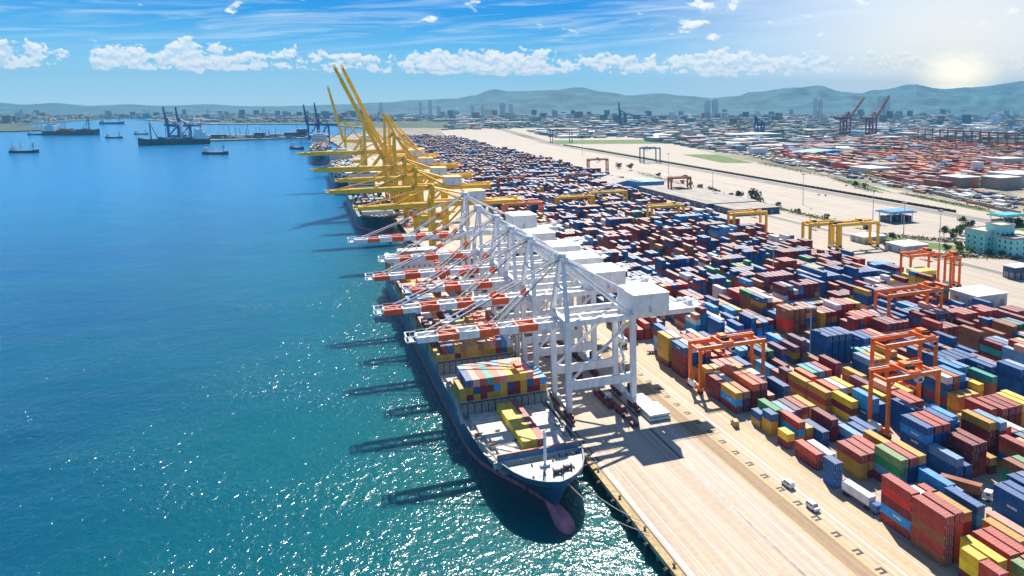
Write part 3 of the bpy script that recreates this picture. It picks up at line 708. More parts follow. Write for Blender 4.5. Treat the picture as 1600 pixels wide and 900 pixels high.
for (x, y) in ((59.2, 219.5), (62.6, 221)):
    q = MB(); q.tube((x-SX-1.0, y+oy, 7.0+oz), (x-SX+1.0, y+oy, 7.0+oz), .55, 10); SB(q, x-1.3, x-1, y-.7, y+.7, 6.15, 7.9); SB(q, x+1, x+1.3, y-.7, y+.7, 6.15, 7.9); SB(q, x-.8, x+.8, y+.8, y+1.5, 6.15, 7.2)
    sp_('windlass', q, M_GEAR)
q = MB(); q.tube((59.6-SX, 215.2+oy, 6.1+oz), (59.6-SX, 215.2+oy, 10+oz), .14, 6); sp_('jackstaff', q, M_GEAR)
rr = random.Random(4)
for i in range(14):
    x, y = rr.uniform(47, 69), rr.uniform(218, 233)
    if abs(x-57.8) > (y-209)*.58: continue
    q = MB(); q.tube((x-SX, y+oy, 6.15+oz), (x-SX, y+oy, 6.75+oz), .22, 6); q.tube((x-SX, y+.9+oy, 6.15+oz), (x-SX, y+.9+oy, 6.75+oz), .22, 6); sp_('mooring_bitts', q, M_GEAR)
# hatch covers
def hatch(x0, x1, y0, y1, z0, z1, m=M_DECK):
    q = MB(); SB(q, x0, x1, y0, y1, z0, z1)
    for i in range(1, 4): SB(q, x0+.2, x1-.2, y0+(y1-y0)*i/4-.06, y0+(y1-y0)*i/4+.06, z1+.003, z1+.05)
    sp_('hatch_cover', q, m)
for j, y in enumerate((238.6, 248.8, 259, 269.2)):
    w = (10.2, 11.4, 12.3, 12.9)[j]
    hatch(SX-w, SX-.15, y, y+9.6, 4.2, 5.35); hatch(SX+.15, SX+w, y, y+9.6, 4.2, 5.35)
BAYS = [279.8, 330.2, 343.6, 360.6, 374, 391, 404.4, 421.4, 434.8, 451.8, 465.2, 507, 520.4]
for y in (279.9, 330.2, 360.6, 391, 421.4, 451.8):
    hatch(SX-15.2, SX-.15, y, y+26.2 if y > 300 else y+30, 4.2, 9.1, M_GREY); hatch(SX+.15, SX+15.2, y, y+26.2 if y > 300 else y+30, 4.2, 9.1, M_GREY)
# lashing bridges: one panel per container row
pn = MB(); pn.box(-1.02, 1.02, -.22, .22, 0, 5.0); pn.box(-1.16, 1.16, -.4, .3, 5.0, 5.25, 1); pn.box(-1.16, -1.02, -.32, .3, 0, 5.0, 1)
pnm = pn.mesh('lashing_panel', [M_GREY, M_GEAR])
for y in (279., 329.2, 359.4, 389.8, 420.2, 450.6):
    for i in range(13):
        o = bpy.data.objects.new('lashing_panel', pnm); COL.objects.link(o); o.parent = ship; o.location = (43.63+2.36*i-SX, y+oy, 4.2+oz)
    q = MB(); q.bar((42.5-SX, y-.45+oy, 10.2+oz), (73.2-SX, y-.45+oy, 10.2+oz), .08, .08); q.bar((42.5-SX, y-.45+oy, 9.9+oz), (73.2-SX, y-.45+oy, 9.9+oz), .08, .08)
    for i in range(27): q.bar((42.5+i*1.18-SX, y-.45+oy, 9.3+oz), (42.5+i*1.18-SX, y-.45+oy, 10.3+oz), .07, .07)
    sp_('lashing_rail', q, M_LGREY)
# side railings, stairs and pipes along the deck edge
for sg in (-1, 1):
    q = MB()
    xs = lambda y: SX+sg*(SHB*.985 if y > 262 else SHB*(.74+.245*max(0, (y-237))/25))
    y = 236.
    while y < 545:
        a, c = xs(y), xs(y+2.2)
        q.bar((a-SX, y+oy, 4.2+oz), (a-SX, y+oy, 5.5+oz), .1, .1)
        for zz in (5., 5.5): q.bar((a-SX, y+oy, zz+oz), (c-SX, y+2.2+oy, zz+oz), .09, .09)
        y += 2.2
    sp_('deck_railing', q, M_CREAM)
    q = MB(); x = SX+sg*13.2
    for y in (239, 249, 258, 268): SB(q, x-.6, x+.6, y, y+5.6, 4.25, 4.9)
    q.bar((SX+sg*11.6-SX, 238+oy, 5.1+oz), (SX+sg*15-SX, 262+oy, 5.1+oz), .35, .35); q.bar((SX+sg*15-SX, 262+oy, 5.1+oz), (SX+sg*15.7-SX, 283+oy, 5.1+oz), .35, .35)
    q.bar((SX+sg*15.9-SX, 274+oy, 4.3+oz), (SX+sg*15.9-SX, 283+oy, 9.2+oz), .9, .25); q.bar((SX+sg*15.4-SX, 274+oy, 5.4+oz), (SX+sg*15.4-SX, 283+oy, 10.2+oz), .08, .08)
    sp_('deck_gear', q, M_CREAM)
for i in range(16):
    x, y = rr.uniform(44, 69), rr.choice((239.3, 249.9, 260.3, 270.7, 281.6))
    q = MB(); SB(q, x-.7, x+.7, y-.35, y+.35, 4.25, 6.0); q.bar((x-1.4-SX, y+oy, 5.6+oz), (x+1.4-SX, y+oy, 5.6+oz), .14, .14); sp_('deck_vent', q, rr.choice((M_GREY, M_GEAR, M_ORCH, M_CREAM)))
# accommodation block
q = MB(); SB(q, 43, 70.2, 484, 497, 4.2, 22.6)
for zz in (8, 11.2, 14.4, 17.6, 20.6): SB(q, 42.6, 70.6, 483.5, 497.5, zz, zz+.25)
acc = sp_('bridge_house', q, M_WHITE2)
q = MB(); q.box(39-SX, 74-SX, 485+oy, 495+oy, 22.6+oz, 25.6+oz); q.box(46-SX, 67-SX, 484.4+oy, 494+oy, 25.6+oz, 28.4+oz); q.box(39.2-SX, 73.8-SX, 484.9+oy, 485.0+oy, 25.6+oz, 26.6+oz); q.obj('wheelhouse', M_WHITE2, acc)
q = MB(); q.box(46.4-SX, 66.6-SX, 484.28+oy, 484.4+oy, 26.5+oz, 27.7+oz); q.obj('bridge_window', M_GLASS, acc)
wm = MB(); wm.box(-.4, .4, -.06, 0, -.45, .45); wmm = wm.mesh('window', M_GLASS)
for zz in (6.4, 9.8, 13, 16.2, 19.2, 24.2):
    for i in range(9):
        o = bpy.data.objects.new('window', wmm); COL.objects.link(o); o.parent = acc; o.location = (45+i*2.95-SX, (484 if zz < 22 else 485)+oy, zz+oz)
q = MB(); q.tube((56.3-SX, 489+oy, 28.4+oz), (56.3-SX, 489+oy, 36+oz), .4, 8, r2=.15); q.bar((53.5-SX, 489+oy, 33+oz), (59-SX, 489+oy, 33+oz), .3, .3); q.bar((54.5-SX, 489+oy, 31+oz), (58-SX, 489+oy, 31+oz), .5, .2); q.obj('radar_mast', M_WHITE2, acc)
q = MB(); SB(q, 52, 60.6, 499.5, 505, 4.2, 27.5); SB(q, 53, 59.6, 500.5, 504, 27.5, 29, 1); sp_('funnel', q, [M_HULLD, M_BLACK])
for sg in (-1, 1):
    q = MB(); x = SX+sg*15.2; q.tube((x-SX, 487+oy, 10.2+oz), (x-SX, 494+oy, 10.2+oz), 1.3, 8); sp_('lifeboat', q, M_ORCH)
for sg in (-1, 1):
    q = MB(); ax_, ay_, az_ = SX+sg*7.2, 222.4, 3.0
    q.tube((ax_-SX, ay_+oy, az_+1.8+oz), (ax_-SX+sg*.3, ay_-.5+oy, az_-1+oz), .22, 6); q.bar((ax_-SX+sg*.3-.9, ay_-.6+oy, az_-1.0+oz), (ax_-SX+sg*.3+.9, ay_-.4+oy, az_-1.0+oz), .4, .4); sp_('anchor', q, M_GEAR)
# mooring lines
def rope(label, a, b_, sag, r=.11):
    q = MB(); a, b_ = Vector(a), Vector(b_); last = a
    for i in range(1, 13):
        f = i/12; p = a.lerp(b_, f)-Vector((0, 0, sag*4*f*(1-f))); q.tube(last, p, r, 5); last = p
    o = q.obj('mooring_rope', M_ROPE); tag(o, label, 'rope', 'mooring lines at the bow'); return o
rope('taut mooring rope running from the bow to a bollard on the quay edge', (63.2, 215.4, 6.8), (75.3, 194, .9), 1.2)
rope('slacker mooring rope from the bow drooping lower towards the quay edge', (60.6, 212.6, 6.8), (75.3, 187., .9), 2.6)
rope('short mooring rope from the ship shoulder straight down to the quay', (71.3, 240, 6.0), (75.3, 234., .9), .5)

# second, third and fourth ships
def far_bridge(t, x0, x1, y0, y1, z0, z1):
    q = MB(); q.box(x0, x1, y0, y1, z0, z1); q.box(x0-3.4, x1+3.4, y0+2, y1-2, z1, z1+2.6); q.box(x0+5, x1-5, y0+2, y1-3, z1+2.6, z1+5); h_ = q.obj('bridge_house', M_WHITE2, t)
    n = int((z1-z0)/3)
    for k in range(n): q = MB(); q.box(x0+1, x1-1, y0-.12, y0+.01, z0+k*3+1.4, z0+k*3+2.4); q.obj('window_row', M_GLASS, h_)
    q = MB(); q.box(x0+4, x1-4, y0+1.9, y0+2.01, z1+1.2, z1+2.2); q.obj('window_row', M_GLASS, h_)
    q = MB(); q.tube((0, (y0+y1)/2, z1+5), (0, (y0+y1)/2, z1+14), .5, 6); q.bar((-3, (y0+y1)/2, z1+10), (3, (y0+y1)/2, z1+10), .4, .4); q.obj('radar_mast', M_WHITE2, h_)
s2, oy2, oz2 = hull('container_ship', 55.5, 752, 1050, 17.4, 9., 12., M_HULLD, 'dark blue hulled container ship whose bow points at the white cranes', deckm=M_DECKG, bulb=False, boot=-1.0, bulw=1.6)
def s2b(name, boxes, m):
    q = MB()
    for x0, x1, y0, y1, z0, z1 in boxes: q.box(x0, x1, y0+oy2, y1+oy2, z0+oz2, z1+oz2)
    return q.obj(name, m, s2)
for j in range(5): s2b('hatch_cover', [(-13, 13, 785+j*26, 808+j*26, 8.5, 12)], (M_GREY, M_DECKG, M_WROOF, M_GREY, M_DECKG)[j])
s2b('breakwater', [(-12, 12, 779.5, 780, 11.5, 15)], M_WHITE2)
q = MB(); q.tube((1, 768+oy2, 11+oz2), (1, 768+oy2, 25+oz2), .6, 8, r2=.3); q.bar((-1, 768+oy2, 21+oz2), (3, 768+oy2, 21+oz2), .3, .3); q.obj('foremast', M_WHITE2, s2)
far_bridge(s2, -14, 14, 1008+oy2, 1020+oy2, 8.5+oz2, 29+oz2); s2b('funnel', [(-4, 4, 1024, 1031, 8.5, 36)], M_HULLD)
for i in range(4): s2b('deck_winch', [(-8+i*4, -6+i*4, 763+2*abs(i-1.5), 765+2*abs(i-1.5), 11.5, 13)], M_WHITE2)
s3, oy3, oz3 = hull('container_ship', 47, 1130, 1420, 18, 10, 13, M_HULLD, 'far container ship stacked with pale containers behind the yellow cranes', bulb=False, boot=-1)
far_bridge(s3, -15, 15, 1382+oy3, 1396+oy3, 9.5+oz3, 34+oz3)
s4, oy4, oz4 = hull('container_ship', 26, 1660, 1960, 19, 16, 19, M_HULLD, 'farthest moored container ship, plain dark blue bow beyond the yellow cranes', bulb=False, boot=-.5)
far_bridge(s4, -15, 15, 1902+oy4, 1918+oy4, 15+oz4, 40+oz4)

# ------------------------------------------------------------------ containers
CC = {'r': ((.40, .040, .026), 'brick red'), 'm': ((.21, .013, .022), 'maroon'), 'b': ((.004, .095, .30), 'navy blue'), 'c': ((.010, .30, .68), 'sky blue'),
      'y': ((.56, .29, .022), 'mustard'), 'Y': ((.85, .55, .012), 'bright yellow'), 'o': ((.72, .115, .016), 'orange red'), 'g': ((.015, .24, .075), 'green'),
      't': ((.005, .36, .28), 'teal'), 'w': ((.68, .69, .70), 'white'), 'k': ((.17, .36, .56), 'grey blue'), 'n': ((.33, .105, .038), 'rust brown'),
      'p': ((.16, .045, .10), 'plum'), 'R': ((.70, .022, .016), 'bright red'), 'G': ((.22, .34, .11), 'olive green'), 's': ((.76, .30, .22), 'salmon')}
H_ = 2.59
CONT = []     # x0,y0,z0,len,width,colour key,label info,yard?
OCC = []
def stack(x, y, ln, cols, W=2.74, z=0., info=None):
    OCC.append((x-.1, x+W+.1, y-.25, y+ln+.25))
    for i, c in enumerate(cols):
        CONT.append([x, y, z+i*(H_+.012), ln, W, c, info, i, len(cols)])
def yinfo(x, y):
    bl = [134.3, 164.5, 196.5, 227, 257, 287, 317, 347]
    k = max([i for i, v in enumerate(bl) if x >= v] or [0])
    return ('yard', k, int((x-bl[k])/3.3)+1, int((y-112)/13)+1)
def yst(x, y, ln, cols): stack(x, y, 12.19 if ln == 12 else 6.06, cols, info=yinfo(x, y))
NEAR = '''135.3 132.2 6 mYY|138.7 129.6 12 myY|135 125.6 6 mrr|143.4 130.5 12 nnr|146.7 130.5 12 rrr|150.0 134 12 ryy|142.0 117 12 nyG|145.4 117.4 12 mrr|153.3 136 12 mys
135 143.1 12 nrnrr|138.4 143.5 12 rrrrr|153.4 151.4 12 bcb|154.9 164.0 12 bcc|151.4 167.4 6 rr|147.9 167.4 6 rw|158.2 164 12 bb
135.6 156.2 12 rcmRr|149.7 177.6 12 mkgG|153.0 177.6 12 mbbr|156.3 177.7 12 mbby|134.6 188.4 6 bbb|136.4 200.9 12 mr|139.7 199.2 12 mw
144.7 189.8 12 yyr|148.0 190.0 12 myr|151.3 191.3 12 mmr|157.1 193.1 12 mmy|160.4 192.6 12 mo|147.9 214.6 12 bb|152.9 216.7 12 mmm|160.3 206.2 12 bb|163.6 209.8 12 bb|156.4 206.2 12 bk
141.7 219.4 12 ycr|136.6 217.9 6 mY|145.0 219.6 12 oy|156.2 218.8 12 mb|137.1 229.2 6 yyb|140.4 232 12 mgg|143.7 233 12 mc|147 234 12 bk|150.3 235 12 mp|153.6 236 12 yr|156.9 236 12 yy|137.2 237 6 yb
155.4 251.3 12 bbb|136 252.4 12 mcy|139.3 252.4 12 ppn|142.6 251.5 12 mmmo|145.9 251.5 12 mmmr|149.2 251.5 12 nn|136 265.4 12 mmm|139.3 265.4 12 mmw|142.6 264.4 12 mroo|145.9 264.4 12 mroy|149.2 264.4 12 mry|152.5 264.4 12 mrw
138.4 281 6 yyy|141.7 280.6 6 yyy|145 279.4 12 bmr|148.3 279.4 12 bmr|151.6 279.4 12 mnr|154.9 279.4 12 bbb|136.4 288.2 6 yy|140 289.6 6 mn|134.6 295.2 12 mmmmb|137.9 295.2 12 mbbbw|141.2 295.2 12 bbbb|144.5 295.2 12 mmbr|147.8 295.2 12 mmr|151.1 295.2 12 mmrr|154.4 295.2 12 mmm
134.6 310.6 12 myyyy|137.9 310.6 12 myyyw|141.2 310.6 12 mbbr|144.5 310.6 12 mmmr|147.8 310.6 12 bmmr|151.1 310.6 12 mmms|154.4 310.6 12 bbbb
165.7 252.4 12 yry|165.9 239.2 12 yry|169.2 243 6 ny|170.5 256 12 mmo|170.5 240.6 12 mmo|173.8 240.6 12 mmw|177 241 12 mmY|180.3 242 12 mo|178.2 266.4 12 bt|181.5 266.4 12 bk|184.8 266.4 12 br|185.1 239.1 12 mmp|188.6 248.7 12 nny
173 221 12 bbcc|176.4 221.5 12 bbb|179.2 213 6 bbbb|179.2 207 6 bbbb|182.5 212.8 12 bbbr|185.8 213 12 mmmr|188.8 222 12 yyyY|185.4 227 12 mmns
168.3 188.3 12 bbbcb|171.6 188.3 12 bbbbr|174.9 188.3 12 mmmbr|178.2 190 12 bbbbb|181.5 192 12 bbbbc|184.8 196 12 mmy|188.2 198 12 mbc
169.1 175.9 12 bbk|172.4 175.6 12 bb|176.2 177 12 rmmm|179.6 177.4 12 rrmm|183 176.5 6 my
188.7 183.1 12 ymmmy|192 181.8 12 mmmmk|195.3 183 12 mmmr|167.2 147.4 12 bbb|170.5 147.4 12 mbb|175 150.2 12 bbb|178.3 150.2 12 bbb|189.3 167.2 12 ybnr|192.6 167.2 12 mmy|196 168 12 myy
206.7 195.3 12 mmmr|210 195.3 12 mmmm|213.3 195.5 12 mmmr|216.6 196 12 yyyY|219.9 197 12 yyyY|223.2 197 12 yyb
206.7 221.9 12 bmbbw|210 221.8 12 yynnn|213.3 222.2 12 bbbbc|216.6 222.2 12 bbbb|206.7 215.4 6 yyy|210.1 215.4 6 yyy|213.5 215.4 6 yyy|217 217 6 yyyY
227.8 221.1 12 nnnt|223.8 234.6 12 bbbc|227.1 234.6 12 bbbk|238 217 12 bbbbb|241.3 217 12 bbbbk|236 230 12 bbbb|239.4 229.6 12 bbbb
226 243 12 bbbb|229.3 243 12 bbbb|232.6 243 12 bbbb|235.9 243 12 bbbb|239.2 243 12 bbbb
197.3 284.7 12 bbbbb|200.6 284.7 12 bbbbb|203.9 284.7 12 bbbbb|207.2 284.4 12 bbbbb|208 275 6 mmt|211.4 274 6 bbk|214.8 270 12 bkk|204 262.8 12 bbk|207.3 262.8 12 ymy|210.6 262 12 yyy|214 262 12 ynny|217.2 258 12 yny
215.1 282.5 12 bbbb|218.4 282.5 12 bbbb|221.7 282.8 12 mmmr|225 282.8 12 mmms|212 283 12 mb|240.3 312.1 12 mRRR|237 312.4 12 mRRo|242.6 297.2 12 mmmp|239.3 297.2 12 mmmm|245.9 297.2 12 mmmr|249.2 297.2 12 bbbr
206.5 368.3 12 nnnng|209.8 368.3 12 nnnns|213.1 368.3 12 mmmms|206.5 355.8 12 nnnyb|209.8 355.8 12 mmmmw|213.1 355.8 12 mmbo|216.4 355.8 12 mmbs|206.5 343.1 12 bmb|209.8 343.1 12 kkb|213.1 343.1 12 mbr|216.4 343.1 12 mmr
222.9 326.9 12 yyyy|226.2 326.9 12 nbrm|229.5 326.9 12 mbyr|232.8 328 12 mmmmw|236.1 328 12 mmmmr|239.4 328 12 mbmmr
206.5 382 12 tbRR|209.8 382 12 mbmr|213.1 382 12 mbms'''
for ent in NEAR.replace('\n', '|').split('|'):
    x, y, l, c = ent.split(); yst(float(x), float(y), int(l), c)
NNEAR = len(CONT)
# cargo on the near ship
def ship_stack(i, y, ln, cols, z, bay): stack(42.45+2.36*i, y, ln, cols, W=2.32, z=z, info=('ship', i+1, bay, 0))
CM = [('yy', 9.4), ('mybs'[:2]+'b', 9.4), ('ybs', 9.4), ('mmr', 9.4), ('ymt', 9.4), ('yco', 9.4), ('yys', 9.4), ('mbY', 9.4), ('mmY', 9.4), ('yyY', 9.4), ('mbs', 9.4), ('mr', 9.4), ('yc', 9.4)]
for i, (c, z) in enumerate(CM): ship_stack(i, 279.8, 12.19, c, z, 1)
for i, c in enumerate(['y', 'mmk', 'mms', 'mmr', 'mbt', 'myr', 'mmc', 'myo', 'mbb', 'myY', 'mmr', 'b', 'bc']): ship_stack(i, 292.5, 6.06, c, 9.4, 2)
r2 = random.Random(21)
for bi, y in enumerate([330.2, 343.2]):
    for i in range(13):
        c = (['y', 'ym', 'yb', 'my', 'yn', 'yy', 'yy', 'yn', 'yy', 'ys', 'mp', 'bc', 'yw'][i] if bi == 0 else r2.choice(['yb', 'ym', 'nyr', 'mb', 'yys', 'bby']))
        ship_stack(i, y, 12.19, c, 9.4, 3+bi)
for bi, y in enumerate([360.8, 374.2, 391.2, 404.6, 421.6, 435, 452, 465.4, 507.2, 520.6]):
    for i in range(13):
        n = (2 if bi < 8 else 3)+(1 if r2.random() < .4 else 0)
        if bi in (1, 3): n -= 1
        if 0 < n: ship_stack(i, y, 12.19, ''.join(r2.choice('yyynmmsrbwYokc' if bi < 6 else 'yyYmo') for _ in range(n)), 9.4, 5+bi)
for j, y in enumerate((241.9, 254.2, 266.5)):
    for i in range(3): stack(54.7+2.5*i, y+(.5 if i == 1 else 0), 12.06, 'Y' if i < 2 else 'r', W=2.44, z=5.42, info=('deck', i+1, j+1, 0))
NSHIP = len(CONT)
# the rest of the yard
rf = random.Random(77)
SEA = [(100, 134.6), (600, 134.6), (850, 165), (1230, 185), (2120, 231), (2700, 260)]
def sea_edge(y):
    for (a, xa), (c, xc) in zip(SEA, SEA[1:]):
        if y <= c: return xa+(xc-xa)*(y-a)/(c-a)
    return 260
BL = [(134.6, 7), (165.7, 8), (199.6, 7), (230.6, 7), (261.6, 7), (291.6, 7), (320.6, 6)]
NOGO = [(133, 147, 158, 187.5), (134, 141, 203, 216), (324, 352, 322, 372), (338, 420, 372, 640), (334, 352, 100, 300), (372, 445, 700, 960)]
WTS = 'mmmmmmmmmmbbbbbbbbbrrrrrnnppccwksyyYgtoR'
WFAR = 'mmmmmmmmmmmmbbbbbbbbbbbrrrrrnnnppppckwyg'
def free(x0, x1, y0, y1):
    for a, c, d, e in OCCN.get(int(y0//40), []):
        if a < x1 and c > x0 and d < y1 and e > y0: return False
    for a, c, d, e in NOGO:
        if a < x1 and c > x0 and d < y1 and e > y0: return False
    return True
OCCN = {}
for a in OCC:
    for k in range(int(a[2]//40)-1, int(a[3]//40)+2): OCCN.setdefault(k, []).append(a)
gap = {}
for bi, (bx, nr) in enumerate(BL+[(348.6, 7), (378.6, 6)]):
    y = 120+rf.uniform(0, 6)
    lim = 2600 if bi < 7 else 0
    if bi >= 7: y = 1030+bi*3; lim = 2500
    run = 0; fill = .85
    while y < lim:
        run += 1
        if run > rf.randint(5, 9):
            y += rf.choice((7, 13, 18)); run = 0; fill = rf.uniform(.62, .98)
        WT = WTS if y < 420 else WFAR
        dom = rf.choice(WT); top = rf.choice((2, 3, 3, 4, 4, 5))
        if y < 300 and bi < 4: top = min(top, 3)
        for r_ in range(nr):
            x = bx+3.3*r_
            if x < sea_edge(y)-.5: continue
            if rf.random() > fill*(.7 if y < 300 else 1): continue
            h = max(1, min(5, top+rf.choice((-1, 0, 0, 0, 0, 0, 1))))
            if not free(x, x+2.74, y, y+12.19): continue
            c = ''.join(dom if rf.random() < .56 else rf.choice(WT) for _ in range(h))
            if rf.random() < .12:
                stack(x, y, 6.06, c, info=yinfo(x, y)); stack(x, y+6.13, 6.06, c[:max(1, h-1)], info=yinfo(x, y))
            else: stack(x, y, 12.19, c, info=yinfo(x, y))
        y += 12.75
for i in range(8):
    for j in range(2): yst(438.5+3.2*j, 770+i*13.4+(20 if i > 4 else 0), 12, rf.choice(('bb', 'mm', 'rb', 'nm', 'b')))
for i in range(7): yst(356+3.3*(i % 4), 960+13*(i//4), 12, 'bb' if i % 3 else 'mb')
# the 300 that show largest become single containers, the rest one mass
for c in CONT:
    if c[6][0] != 'yard': c[0], c[1] = swing(c[0], c[1])
camp = Vector((0, 0, CAM_H))
R3 = Matrix.Rotation(-YAW, 3, 'Z') @ Matrix.Rotation(PI/2-PITCH, 3, 'X')
Ri = R3.transposed()
def px(p):
    v = Ri @ (Vector(p)-camp)
    return 1074.4+FPX*v.x/-v.z, 347.5-FPX*v.y/-v.z
sel = []
bv = []; bf = []
for i, c in enumerate(CONT):
    if c[1] > 640: continue
    x, y, z, l, w = c[:5]; n = len(bv); z1 = z+H_
    bv += [(x, y, z), (x+w, y, z), (x+w, y+l, z), (x, y+l, z), (x, y, z1), (x+w, y, z1), (x+w, y+l, z1), (x, y+l, z1)]
    bf += [(n, n+1, n+5, n+4), (n+1, n+2, n+6, n+5), (n+3, n, n+4, n+7), (n+4, n+5, n+6, n+7), (n+2, n+3, n+7, n+6)]
tree_ = BVHTree.FromPolygons(bv, bf)
for i, c in enumerate(CONT):
    if c[1] > 520: continue
    x, y, z, l, w = c[:5]; vis = 0; tot = 0
    u0, v0 = px((x+w/2, y+l/2, z+H_/2))
    if not (-30 < u0 < 1640 and 150 < v0 < 945): continue
    for face, area in ((0, l*w*.75), (1, l*H_*.55), (2, w*H_)):
        hit = 0; k = 6
        for a in (.12, .5, .88):
            for d in (.25, .75):
                p = {0: (x+w*d, y+l*a, z+H_+.002), 1: (x-.002, y+l*a, z+H_*d), 2: (x+w*d, y-.002, z+H_*a)}[face]
                P = Vector(p); uu, vv = px(P)
                if not (0 < uu < 1600 and vv < 900): continue
                dr = P-camp; h = tree_.ray_cast(camp, dr.normalized(), dr.length-.02)
                if h[0] is None: hit += 1
        vis += area*hit/k
    dist = math.hypot(x, y)
    sel.append((vis/dist**2, i))
sel.sort(reverse=True)
SINGLE = {i for s_, i in sel[:298] if s_ > 0}
def cont_meshes(L, W):
    q = MB(); fr = .12
    q.box(fr*.5, W-fr*.5, fr, L-.05, .12, H_-.03, 0)                      # core
    n = int(L/.62)
    for i in range(n):                                                 # pressed ribs of the long sides
        y0 = .2+(L-.4)*i/n; y1 = y0+(L-.4)/n*.52
        for xs, sg in ((fr*.5, -1), (W-fr*.5, 1)):
            xo = xs+sg*.05
            a, b_ = (y0-.06, y1+.06)
            q.poly([(xs, a, .16), (xo, y0, .16), (xo, y0, H_-.12), (xs, a, H_-.12)][::sg]); q.poly([(xo, y0, .16), (xo, y1, .16), (xo, y1, H_-.12), (xo, y0, H_-.12)][::sg]); q.poly([(xo, y1, .16), (xs, b_, .16), (xs, b_, H_-.12), (xo, y1, H_-.12)][::sg])
    for i in range(0, n, 2):
        y0 = .25+(L-.5)*i/n; q.box(.2, W-.2, y0, y0+(L-.5)/n*.9, H_-.031, H_+.0, 0, bottom=False)
    for xx in (0, W-fr):
        for yy in (0, L-fr): q.box(xx, xx+fr, yy, yy+fr, 0, H_, 0)
        q.box(xx+.012, xx+fr-.012, fr, L-fr, 0, .16, 0); q.box(xx+.012, xx+fr-.012, fr, L-fr, H_-.12, H_-.004, 0)
    for yy in (0, L-fr):
        q.box(fr, W-fr, yy+.01, yy+fr, 0, .16, 0); q.box(fr, W-fr, yy+.01, yy+fr, H_-.12, H_-.006, 0)
    for xx in (-.012, W-.19+.012):
        for yy in (-.012, L-.18+.012):
            for zz in (-.0, H_-.125): q.box(xx, xx+.19, yy, yy+.18, zz, zz+.13, 1)
    body = q.mesh('shipping_container', [M_CONT, M_CAST])
    ds = []
    for s_ in (0, 1):
        q = MB(); x0, x1 = (fr+.005, W/2-.012) if s_ == 0 else (W/2+.012, W-fr-.005)
        q.box(x0, x1, .0, fr*.95, .17, H_-.13, 0)
        for zz in (.5, .95, 1.4, 1.85, 2.2): q.box(x0+.05, x1-.05, -.022, -.001, zz-.1, zz+.1, 0)
        for f in (.3, .75): q.tube((x0+(x1-x0)*f, -.05, .2), (x0+(x1-x0)*f, -.05, H_-.16), .028, 5, 1)
        for f in (.3, .75): q.box(x0+(x1-x0)*f-.02, x0+(x1-x0)*f+.2, -.075, -.05, 1.02, 1.07, 1)
        ds.append(q.mesh('door', [M_CONT, M_CAST]))
    lg = MB()
    rl = random.Random(int(L*10))
    yy = L*.30
    for k in range(6):                                                   # rows of pale pressed-on marks on the side
        wd = rl.uniform(.25, .42)*(1.25 if L > 8 else 1); hh = rl.choice((.55, .62, .7)); lg.box(-.018, -.012, yy, yy+wd, 1.35-hh/2, 1.35+hh/2)
        if k % 2: lg.box(-.0215, -.0185, yy+wd*.3, yy+wd*.7, 1.2, 1.5, 1)
        yy += wd+.14
    return body, ds, lg
CMESH = {}
mass = MB()
labels = {}
LOGO = {}
for i, (x, y, z, l, w, c, info, t_, n_) in enumerate(CONT):
    col = CC[c][0]
    if i not in SINGLE:
        j = rf.uniform(.78, 1.18); cc = tuple(min(.9, v*j) for v in col)
        mass.box(x, x+w, y, y+l, z+.02, z+H_, 0, c=cc, bottom=False)
        continue
    key = (round(l, 1), w)
    if key not in CMESH: CMESH[key] = cont_meshes(l, w)
    body, ds, lg = CMESH[key]
    o = bpy.data.objects.new('shipping_container', body); COL.objects.link(o)
    o.location = (x, y, z)
    if info[0] != 'yard': o.rotation_euler = (0, 0, SROT)
    j = rf.uniform(.85, 1.15); o.color = (*[min(.9, v*j) for v in col], 1)
    for d in ds:
        k = bpy.data.objects.new('door', d); COL.objects.link(k); k.parent = o; k.color = o.color
    if c in 'bck' and l > 8 and rf.random() < .3 or (c in 'rmn' and l > 8 and rf.random() < .06):
        if key not in LOGO: LOGO[key] = lg.mesh('side_mark', [M_WHITE2, M_BLUEC])
        k = bpy.data.objects.new('side_mark', LOGO[key]); COL.objects.link(k); k.parent = o
    cn = CC[c][1]; sz = 'long' if l > 8 else 'short'
    if info[0] == 'yard':
        tier = 'alone on the ground' if n_ == 1 else ('top of its stack' if t_ == n_-1 else 'bottom of its stack' if t_ == 0 else 'second from top' if t_ == n_-2 else 'third from top' if t_ == n_-3 else 'fourth from top')
        blk = ('quayside yard block' if info[1] == 0 else ordn(info[1]+1)+' yard block')
        lab = f'{cn} {sz} container, {tier}, {ordn(info[2])} row of {blk}, {ordn(info[3])} bay'
        grp = 'shipping containers stacked in the yard'
    elif info[0] == 'ship':
        tier = 'top tier' if t_ == n_-1 else 'bottom tier' if t_ == 0 else 'middle tier'
        lab = f'{cn} {sz} container on the near ship, {tier}, {ordn(info[1])} from seaward, {ordn(info[2])} cargo bay'
        grp = 'shipping containers on the near ship'
    else:
        lab = f'{cn} container lying on the open foredeck hatches, {ordn(info[1])} column, {ordn(info[2])} from bow'
        grp = 'shipping containers on the foredeck'
    if lab in labels:
        labels[lab] += 1; lab = 'inner '+lab.replace(' long', '').replace(' short', '').replace('block', 'block', 1)
    labels.setdefault(lab, 1)
    tag(o, lab, 'container', grp)
mo = mass.obj('container_stacks', M_CONTA); tag(mo, kind='stuff')
